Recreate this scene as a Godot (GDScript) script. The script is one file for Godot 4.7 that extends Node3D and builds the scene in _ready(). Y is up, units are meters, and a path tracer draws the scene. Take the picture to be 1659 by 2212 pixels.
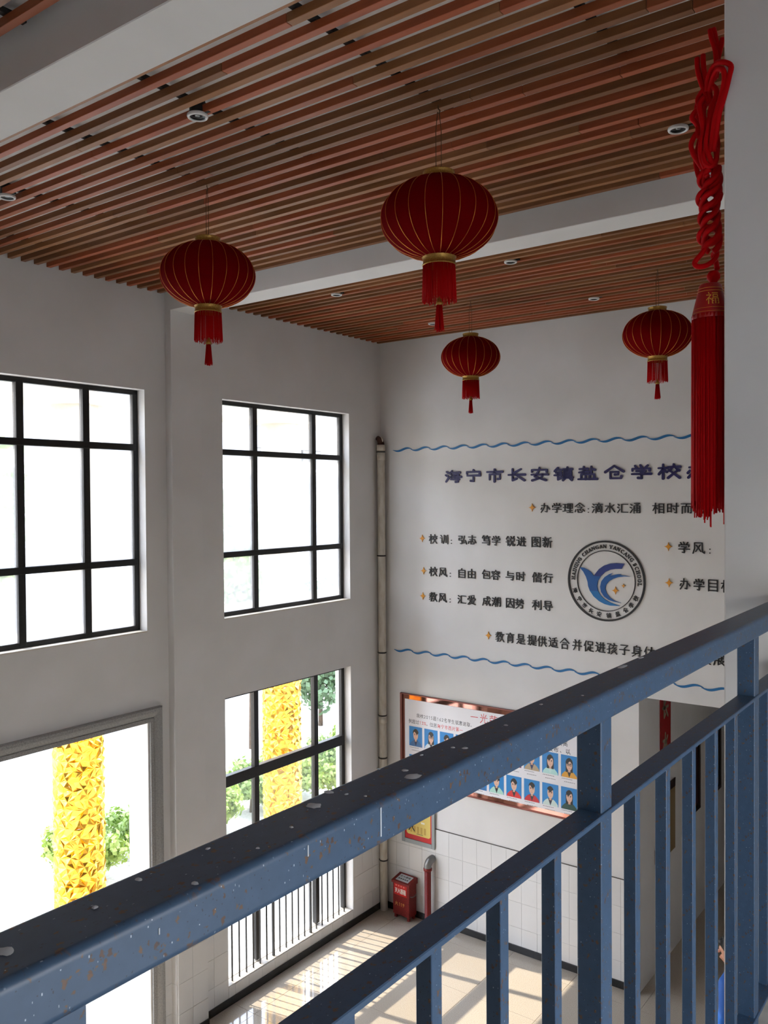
extends Node3D
# A school entrance hall seen from the upper gallery: x runs from the window wall into the hall, z from the lettering wall towards the viewer, y is up.

const FLOOR := 0.05
const SLAT := 7.38          # underside of the ceiling slats
const RAIL_X := 6.052
var M := {}
var taken := {}
var boxes := {}
var rng := RandomNumberGenerator.new()

# ---------------------------------------------------------------- helpers
func numbered(called: String) -> String:
	var n: int = taken.get(called, 0)
	taken[called] = n + 1
	return called if n == 0 else "%s_%03d" % [called, n]

func tag(o: Node, label: String, category: String, group := "", kind := "") -> Node:
	o.set_meta("label", label)
	o.set_meta("category", category)
	if group != "":
		o.set_meta("group", group)
	if kind != "":
		o.set_meta("kind", kind)
	return o

func thing(called: String, label: String, category: String, at := Vector3.ZERO, group := "") -> Node3D:
	var o := Node3D.new()
	o.name = numbered(called)
	add_child(o)
	o.position = at
	tag(o, label, category, group)
	return o

func struct(called: String, label := "", category := "") -> Node3D:
	var o := Node3D.new()
	o.name = called
	add_child(o)
	o.set_meta("kind", "structure")
	if label != "":
		o.set_meta("label", label)
		o.set_meta("category", category)
	return o

func obj(called: String, mesh: Mesh, mat: Material, parent: Node, at := Vector3.ZERO, turn := Vector3.ZERO) -> MeshInstance3D:
	var o := MeshInstance3D.new()
	o.name = called
	o.mesh = mesh
	o.material_override = mat
	parent.add_child(o, true)
	o.position = at
	o.rotation = turn
	return o

func copy(o: Node3D, base: String, at: Vector3) -> Node3D:
	var c: Node3D = o.duplicate()
	c.name = numbered(base)
	add_child(c)
	c.position = at
	return c

# chamfered box, centred
func cbox(size: Vector3, c := 0.0) -> ArrayMesh:
	var key := "%v_%f" % [size, c]
	if boxes.has(key):
		return boxes[key]
	var st := SurfaceTool.new()
	st.begin(Mesh.PRIMITIVE_TRIANGLES)
	st.set_smooth_group(-1)
	add_cbox(st, Vector3.ZERO, size, c)
	st.generate_normals()
	var m := st.commit()
	boxes[key] = m
	return m

func add_cbox(st: SurfaceTool, at: Vector3, size: Vector3, c := 0.0) -> void:
	var h := size / 2.0
	var v := func(sx: float, sy: float, sz: float, ax: int) -> Vector3:
		var p := Vector3(sx * h.x, sy * h.y, sz * h.z)
		if ax != 0: p.x -= sx * c
		if ax != 1: p.y -= sy * c
		if ax != 2: p.z -= sz * c
		return p + at
	for ax in 3:
		for s in [-1.0, 1.0]:
			var q := []
			for k in [[-1.0, -1.0], [1.0, -1.0], [1.0, 1.0], [-1.0, 1.0]]:
				var d := [0.0, 0.0, 0.0]
				d[ax] = s
				d[(ax + 1) % 3] = k[0]
				d[(ax + 2) % 3] = k[1]
				q.append(v.call(d[0], d[1], d[2], ax))
			quad(st, q[0], q[1], q[2], q[3], s > 0)
	if c <= 0.0:
		return
	for ax in 3:                 # edges along ax
		var b := (ax + 1) % 3
		var e := (ax + 2) % 3
		for sb in [-1.0, 1.0]:
			for se in [-1.0, 1.0]:
				var q := []
				for k in [[-1.0, b], [1.0, b], [1.0, e], [-1.0, e]]:
					var d := [0.0, 0.0, 0.0]
					d[ax] = k[0]
					d[b] = sb
					d[e] = se
					q.append(v.call(d[0], d[1], d[2], k[1]))
				quad(st, q[0], q[1], q[2], q[3], sb * se > 0)
	for sx in [-1.0, 1.0]:
		for sy in [-1.0, 1.0]:
			for sz in [-1.0, 1.0]:
				tri(st, v.call(sx, sy, sz, 0), v.call(sx, sy, sz, 1), v.call(sx, sy, sz, 2), sx * sy * sz > 0)

func tri(st: SurfaceTool, a: Vector3, b: Vector3, c: Vector3, flip := false) -> void:
	st.add_vertex(a)
	if flip:
		st.add_vertex(c)
		st.add_vertex(b)
	else:
		st.add_vertex(b)
		st.add_vertex(c)

func quad(st: SurfaceTool, a: Vector3, b: Vector3, c: Vector3, d: Vector3, flip := false) -> void:
	tri(st, a, b, c, flip)
	tri(st, a, c, d, flip)

func start(smooth := 0) -> SurfaceTool:
	var st := SurfaceTool.new()
	st.begin(Mesh.PRIMITIVE_TRIANGLES)
	st.set_smooth_group(smooth)
	return st

func finish(st: SurfaceTool) -> ArrayMesh:
	st.generate_normals()
	return st.commit()

# bar with rounded long edges, centred, running along z
func round_bar(size: Vector3, r: float, n := 5) -> ArrayMesh:
	var st := start()
	var ring := []
	for q in 4:
		var c := Vector2((size.x / 2 - r) * [1, -1, -1, 1][q], (size.y / 2 - r) * [1, 1, -1, -1][q])
		for k in n + 1:
			var a := PI / 2 * (q + float(k) / n)
			ring.append([c + Vector2(cos(a), sin(a)) * r, Vector3(cos(a), sin(a), 0)])
	for i in ring.size():
		var a: Array = ring[i]
		var b: Array = ring[(i + 1) % ring.size()]
		var h := size.z / 2
		for e in [[a, -h], [b, h], [b, -h], [a, -h], [a, h], [b, h]]:
			st.set_normal(e[0][1])
			st.add_vertex(Vector3(e[0][0].x, e[0][0].y, e[1]))
	for s in [-1.0, 1.0]:
		for i in range(1, ring.size() - 1):
			for e in ([0, i, i + 1] if s < 0 else [0, i + 1, i]):
				st.set_normal(Vector3(0, 0, s))
				st.add_vertex(Vector3(ring[e][0].x, ring[e][0].y, s * size.z / 2))
	return st.commit()

# lathe: pairs (radius, y) from top to bottom
func lathe(profile: Array, n := 24, smooth := 0, lobes := 0, depth := 0.0) -> ArrayMesh:
	var st := start(smooth)
	for i in profile.size() - 1:
		for k in n:
			var p := []
			for e in [[i, k], [i, k + 1], [i + 1, k + 1], [i + 1, k]]:
				var a: float = TAU * e[1] / n
				var r: float = profile[e[0]][0]
				if lobes > 0:
					r *= 1.0 - depth * pow(absf(cos(a * lobes / 2.0)), 6.0)
				p.append(Vector3(r * cos(a), profile[e[0]][1], r * sin(a)))
			quad(st, p[0], p[1], p[2], p[3])
	return finish(st)

# tube along points
func add_tube(st: SurfaceTool, pts: PackedVector3Array, r: float, n := 8, r_end := -1.0) -> void:
	var count := pts.size()
	var rings := []
	var up := Vector3.UP
	for i in count:
		var d := (pts[mini(i + 1, count - 1)] - pts[maxi(i - 1, 0)]).normalized()
		if absf(d.dot(up)) > 0.95:
			up = Vector3.RIGHT if absf(d.x) < 0.9 else Vector3.BACK
		var a := d.cross(up).normalized()
		up = a.cross(d).normalized()
		var rr := r if r_end < 0.0 else lerpf(r, r_end, float(i) / (count - 1))
		var ring := PackedVector3Array()
		for k in n:
			var t := TAU * k / n
			ring.append(pts[i] + (a * cos(t) + up * sin(t)) * rr)
		rings.append(ring)
	for i in count - 1:
		for k in n:
			quad(st, rings[i][k], rings[i][(k + 1) % n], rings[i + 1][(k + 1) % n], rings[i + 1][k])
	for e in [0, count - 1]:
		for k in range(1, n - 1):
			tri(st, rings[e][0], rings[e][k], rings[e][k + 1], e == 0)

func tube(pts: Array, r: float, n := 8, r_end := -1.0) -> ArrayMesh:
	var st := start()
	add_tube(st, PackedVector3Array(pts), r, n, r_end)
	return finish(st)

func curve(pts: Array, steps := 6) -> PackedVector3Array:
	var out := PackedVector3Array()
	for i in pts.size() - 1:
		var a: Vector3 = pts[maxi(i - 1, 0)]
		var b: Vector3 = pts[i]
		var c: Vector3 = pts[i + 1]
		var d: Vector3 = pts[mini(i + 2, pts.size() - 1)]
		for k in steps:
			out.append(b.cubic_interpolate(c, a, d, float(k) / steps))
	out.append(pts[pts.size() - 1])
	return out

# prism: outline in x/y, thickness along z from 0 to t
func prism(outline: PackedVector2Array, t: float) -> ArrayMesh:
	var st := start(-1)
	add_prism(st, outline, t)
	return finish(st)

func add_prism(st: SurfaceTool, outline: PackedVector2Array, t: float, z0 := 0.0) -> void:
	var idx := Geometry2D.triangulate_polygon(outline)
	for i in range(0, idx.size(), 3):
		var a := outline[idx[i]]
		var b := outline[idx[i + 1]]
		var c := outline[idx[i + 2]]
		var front := (b - a).cross(c - a) > 0
		tri(st, Vector3(a.x, a.y, z0 + t), Vector3(b.x, b.y, z0 + t), Vector3(c.x, c.y, z0 + t), front)
		tri(st, Vector3(a.x, a.y, z0), Vector3(b.x, b.y, z0), Vector3(c.x, c.y, z0), not front)
	var ccw := not Geometry2D.is_polygon_clockwise(outline)
	for i in outline.size():
		var a := outline[i]
		var b := outline[(i + 1) % outline.size()]
		quad(st, Vector3(a.x, a.y, z0), Vector3(b.x, b.y, z0), Vector3(b.x, b.y, z0 + t), Vector3(a.x, a.y, z0 + t), ccw)

func shaped_wall(called: String, lo: Vector3, hi: Vector3, holes: Array, mat: Material) -> Node3D:
	var w := CSGBox3D.new()
	w.name = called
	w.size = hi - lo
	w.position = (lo + hi) / 2.0
	w.material = mat
	for h in holes:
		var c := CSGBox3D.new()
		c.name = "opening"
		c.operation = CSGShape3D.OPERATION_SUBTRACTION
		c.size = h[1] - h[0]
		c.position = (h[0] + h[1]) / 2.0 - w.position
		c.material = mat
		w.add_child(c, true)
	add_child(w)
	w.set_meta("kind", "structure")
	return w

# ---------------------------------------------------------------- materials
func mat(c: Color, rough := 0.8, metal := 0.0, spec := 0.5) -> StandardMaterial3D:
	var m := StandardMaterial3D.new()
	m.albedo_color = c
	m.roughness = rough
	m.metallic = metal
	m.metallic_specular = spec
	return m

func noise_tex(seed_: int, freq: float, ramp: Array, w := 256, h := 256, octaves := 4, kind := FastNoiseLite.TYPE_SIMPLEX_SMOOTH) -> NoiseTexture2D:
	var n := FastNoiseLite.new()
	n.seed = seed_
	n.frequency = freq
	n.noise_type = kind
	n.fractal_octaves = octaves
	var g := Gradient.new()
	var offs := PackedFloat32Array()
	var cols := PackedColorArray()
	for e in ramp:
		offs.append(e[0])
		cols.append(e[1])
	g.offsets = offs
	g.colors = cols
	var t := NoiseTexture2D.new()
	t.width = w
	t.height = h
	t.seamless = true
	t.noise = n
	t.color_ramp = g
	return t

func tri_mat(tex: Texture2D, scale: Vector3, rough := 0.8, world := true) -> StandardMaterial3D:
	var m := mat(Color.WHITE, rough)
	m.albedo_texture = tex
	m.uv1_triplanar = true
	m.uv1_world_triplanar = world
	m.uv1_scale = scale
	return m

func rail_texture() -> ImageTexture:
	# weathered blue paint: rust blotches with an outline of their own, dark pits, pale specks
	var size := 512
	var im := Image.create(size, size, false, Image.FORMAT_RGB8)
	var a := FastNoiseLite.new()
	a.seed = 11
	a.frequency = 0.011
	var b := FastNoiseLite.new()
	b.seed = 5
	b.frequency = 0.06
	b.fractal_octaves = 3
	var c := FastNoiseLite.new()
	c.seed = 23
	c.frequency = 0.02
	for y in size:
		for x in size:
			var col := Color(0.22, 0.315, 0.42)
			var k := c.get_noise_2d(x, y)
			col = col.lerp(Color(0.20, 0.295, 0.395), clampf(k + 0.4, 0.0, 1.0))
			im.set_pixel(x, y, col)
	var g := RandomNumberGenerator.new()
	g.seed = 4
	for i in 620:
		var cx := g.randi_range(0, size - 1)
		var cy := g.randi_range(0, size - 1)
		if a.get_noise_2d(cx, cy) < 0.02:
			continue
		var r := g.randf_range(1.2, 5.2)
		var rust := Color(0.30, 0.19, 0.13).lerp(Color(0.42, 0.30, 0.20), g.randf())
		for y in range(-8, 9):
			for x in range(-7, 8):
				var q := Vector2(x, y * 0.72).length() - r + 5.0 * b.get_noise_2d(cx + x * 2.0, cy + y * 2.0)
				if q < 0.0:
					var at := Vector2i(posmod(cx + x, size), posmod(cy + y, size))
					im.set_pixelv(at, im.get_pixelv(at).lerp(rust, clampf(-q * 0.6, 0.0, 0.95)))
	for i in 520:
		var x := g.randi_range(1, size - 4)
		var y := g.randi_range(1, size - 4)
		var dark := g.randf() < 0.75
		im.fill_rect(Rect2i(x, y, g.randi_range(1, 2), g.randi_range(1, 4)), Color(0.16, 0.19, 0.24) if dark else Color(0.72, 0.76, 0.8))
	return ImageTexture.create_from_image(im)

func materials() -> void:
	M.wall = tri_mat(noise_tex(3, 0.012, [[0.0, Color(0.865, 0.86, 0.85)], [0.5, Color(0.88, 0.875, 0.865)], [1.0, Color(0.895, 0.89, 0.885)]]), Vector3.ONE * 0.4, 0.85)
	M.beam = M.wall
	M.tile = mat(Color(0.87, 0.87, 0.865), 0.18)
	M.tile_b = mat(Color(0.865, 0.865, 0.86), 0.19)
	M.tile_c = mat(Color(0.875, 0.873, 0.865), 0.17)
	M.dark_edge = mat(Color(0.33, 0.31, 0.29), 0.9)
	M.base = tri_mat(noise_tex(9, 0.2, [[0.0, Color(0.09, 0.095, 0.1)], [0.6, Color(0.14, 0.145, 0.15)], [1.0, Color(0.24, 0.25, 0.26)]]), Vector3.ONE * 3.0, 0.25)
	for k in 3:
		var t := noise_tex(20 + k, 0.22, [[0.0, Color(0.52, 0.47, 0.41)], [0.35, Color(0.71, 0.665, 0.60)], [0.7, Color(0.78, 0.74, 0.68)], [1.0, Color(0.86, 0.83, 0.78)]], 512, 512, 3)
		var m := tri_mat(t, Vector3.ONE * (1.1 + 0.07 * k), 0.07)
		m.metallic_specular = 0.6
		M["floor_%d" % k] = m
	M.joint = mat(Color(0.2, 0.19, 0.18), 0.8)
	var woods := [
		[Color(0.445, 0.275, 0.145), Color(0.545, 0.35, 0.195)],
		[Color(0.585, 0.285, 0.15), Color(0.685, 0.35, 0.195)],
		[Color(0.53, 0.27, 0.135), Color(0.635, 0.335, 0.17)],
		[Color(0.53, 0.345, 0.195), Color(0.63, 0.42, 0.25)]]
	for k in woods.size():
		var t := noise_tex(40 + k, 0.02, [[0.0, woods[k][0]], [0.45, woods[k][0].lerp(woods[k][1], 0.6)], [1.0, woods[k][1]]], 256, 256, 5)
		M["wood_%d" % k] = tri_mat(t, Vector3(0.25, 3.0, 3.0), 0.5)
	M.hanger = mat(Color(0.05, 0.05, 0.05), 0.5)
	M.rail = tri_mat(rail_texture(), Vector3.ONE * 3.6, 0.42)
	M.splash = mat(Color(0.76, 0.79, 0.82), 0.7)
	M.frame = tri_mat(noise_tex(51, 0.08, [[0.0, Color(0.035, 0.035, 0.04)], [0.75, Color(0.07, 0.07, 0.075)], [1.0, Color(0.2, 0.2, 0.2)]]), Vector3.ONE * 2.0, 0.45)
	M.bar = mat(Color(0.07, 0.07, 0.075), 0.4)
	M.stile = mat(Color(0.3, 0.31, 0.32), 0.4, 0.6)
	M.glass = mat(Color(0.9, 1.0, 0.97, 0.06), 0.02)
	M.glass.transparency = BaseMaterial3D.TRANSPARENCY_ALPHA
	M.hazy = mat(Color(0.93, 0.96, 0.97, 0.38), 0.6, 0.0, 0.3)          # milky upper panes: whitish, partly see-through, translucent
	M.hazy.transparency = BaseMaterial3D.TRANSPARENCY_ALPHA
	M.hazy.backlight_enabled = true
	M.hazy.backlight = Color(1, 1, 1)
	M.haze_thin = M.hazy.duplicate()
	M.haze_thin.albedo_color.a = 0.14
	M.sill = mat(Color(0.82, 0.79, 0.74), 0.6)
	M.stone = tri_mat(noise_tex(61, 0.15, [[0.0, Color(0.50, 0.50, 0.50)], [0.5, Color(0.60, 0.60, 0.59)], [1.0, Color(0.68, 0.675, 0.66)]]), Vector3.ONE * 1.5, 0.5)
	M.jamb = tri_mat(noise_tex(62, 0.3, [[0.0, Color(0.78, 0.78, 0.77)], [0.6, Color(0.85, 0.85, 0.84)], [1.0, Color(0.9, 0.9, 0.89)]]), Vector3.ONE * 2.0, 0.6)
	M.pvc = tri_mat(noise_tex(63, 0.03, [[0.0, Color(0.70, 0.66, 0.58)], [0.5, Color(0.79, 0.765, 0.71)], [1.0, Color(0.84, 0.82, 0.78)]]), Vector3(2, 0.6, 2), 0.4)
	M.rusty = mat(Color(0.27, 0.17, 0.13), 0.8)
	M.clamp = mat(Color(0.25, 0.24, 0.23), 0.5, 0.5)
	M.velvet = mat(Color(0.43, 0.008, 0.02), 0.85, 0.0, 0.12)
	M.velvet.rim_enabled = true
	M.velvet.rim = 0.25
	M.velvet.rim_tint = 1.0
	M.velvet.backlight_enabled = true
	M.velvet.backlight = Color(0.16, 0.01, 0.02)
	M.gold_rib = mat(Color(0.90, 0.58, 0.25), 0.28, 1.0)
	M.gold = tri_mat(noise_tex(71, 0.09, [[0.0, Color(0.52, 0.38, 0.16)], [0.6, Color(0.72, 0.56, 0.28)], [1.0, Color(0.85, 0.70, 0.42)]]), Vector3.ONE * 5.0, 0.42)
	M.gold.metallic = 0.75
	M.thread = mat(Color(0.74, 0.03, 0.05), 0.6, 0.0, 0.2)
	M.thread.backlight_enabled = true
	M.thread.backlight = Color(0.3, 0.03, 0.04)
	M.wire = mat(Color(0.36, 0.25, 0.15), 0.5, 0.4)
	M.white_trim = mat(Color(0.88, 0.88, 0.87), 0.35)
	M.reflector = mat(Color(0.10, 0.11, 0.12), 0.25, 0.7)
	M.lamp_glass = mat(Color(0.55, 0.57, 0.58), 0.15, 0.5)
	M.cord = mat(Color(0.72, 0.02, 0.045), 0.6, 0.0, 0.2)
	M.satin = mat(Color(0.62, 0.03, 0.05), 0.4)
	M.print_gold = mat(Color(0.86, 0.62, 0.22), 0.5)
	M.ink_title = mat(Color(0.10, 0.085, 0.34), 0.45)
	M.ink = mat(Color(0.06, 0.055, 0.065), 0.45)
	M.star = mat(Color(0.88, 0.60, 0.16), 0.45)
	M.wave = mat(Color(0.09, 0.42, 0.64), 0.5)
	M.emblem_back = mat(Color(0.87, 0.87, 0.87), 0.5)
	M.rose = mat(Color(0.72, 0.50, 0.44), 0.06, 1.0)
	M.rose_frame = mat(Color(0.52, 0.31, 0.27), 0.3, 0.55)
	M.grey_frame = mat(Color(0.58, 0.60, 0.60), 0.35, 0.5)
	M.red_paint = tri_mat(noise_tex(81, 0.06, [[0.0, Color(0.30, 0.08, 0.07)], [0.5, Color(0.50, 0.10, 0.09)], [0.9, Color(0.57, 0.12, 0.10)], [1.0, Color(0.45, 0.3, 0.25)]]), Vector3.ONE * 4.0, 0.45)
	M.steel = mat(Color(0.52, 0.52, 0.52), 0.4, 0.6)
	M.foil = mat(Color(0.93, 0.70, 0.26), 0.2, 1.0)
	M.column = tri_mat(noise_tex(91, 0.05, [[0.0, Color(0.69, 0.64, 0.56)], [1.0, Color(0.75, 0.70, 0.62)]]), Vector3.ONE, 0.8)
	M.paving = tri_mat(noise_tex(92, 0.2, [[0.0, Color(0.64, 0.63, 0.60)], [0.5, Color(0.71, 0.70, 0.67)], [1.0, Color(0.77, 0.76, 0.73)]]), Vector3.ONE * 0.3, 0.9)
	M.panel = tri_mat(noise_tex(93, 0.1, [[0.0, Color(0.72, 0.74, 0.76)], [1.0, Color(0.80, 0.815, 0.83)]]), Vector3.ONE * 0.5, 0.7)
	M.facade = mat(Color(0.74, 0.72, 0.70), 0.85)
	M.facade_b = mat(Color(0.62, 0.63, 0.65), 0.85)
	M.far_glass = mat(Color(0.28, 0.36, 0.42), 0.1)
	M.bark = tri_mat(noise_tex(94, 0.1, [[0.0, Color(0.24, 0.19, 0.15)], [1.0, Color(0.40, 0.34, 0.28)]]), Vector3(4, 1, 4), 0.9)
	for k in 3:
		var m := mat([Color(0.50, 0.56, 0.30), Color(0.44, 0.52, 0.28), Color(0.30, 0.40, 0.28)][k], 0.6)
		m.backlight_enabled = true
		m.backlight = [Color(0.45, 0.55, 0.15), Color(0.3, 0.42, 0.12), Color(0.2, 0.3, 0.12)][k]
		M["leaf_%d" % k] = m
	M.skin = mat(Color(0.82, 0.60, 0.49), 0.55)
	M.skin.subsurf_scatter_enabled = true
	M.skin.subsurf_scatter_strength = 0.15
	M.jacket = mat(Color(0.10, 0.38, 0.74), 0.6)
	M.white_cloth = mat(Color(0.88, 0.89, 0.9), 0.7)
	M.trousers = mat(Color(0.08, 0.10, 0.16), 0.75)
	M.hair = mat(Color(0.05, 0.045, 0.045), 0.5)
	M.shoe = mat(Color(0.75, 0.75, 0.76), 0.6)
	M.dark_wood = mat(Color(0.16, 0.10, 0.09), 0.35)

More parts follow.
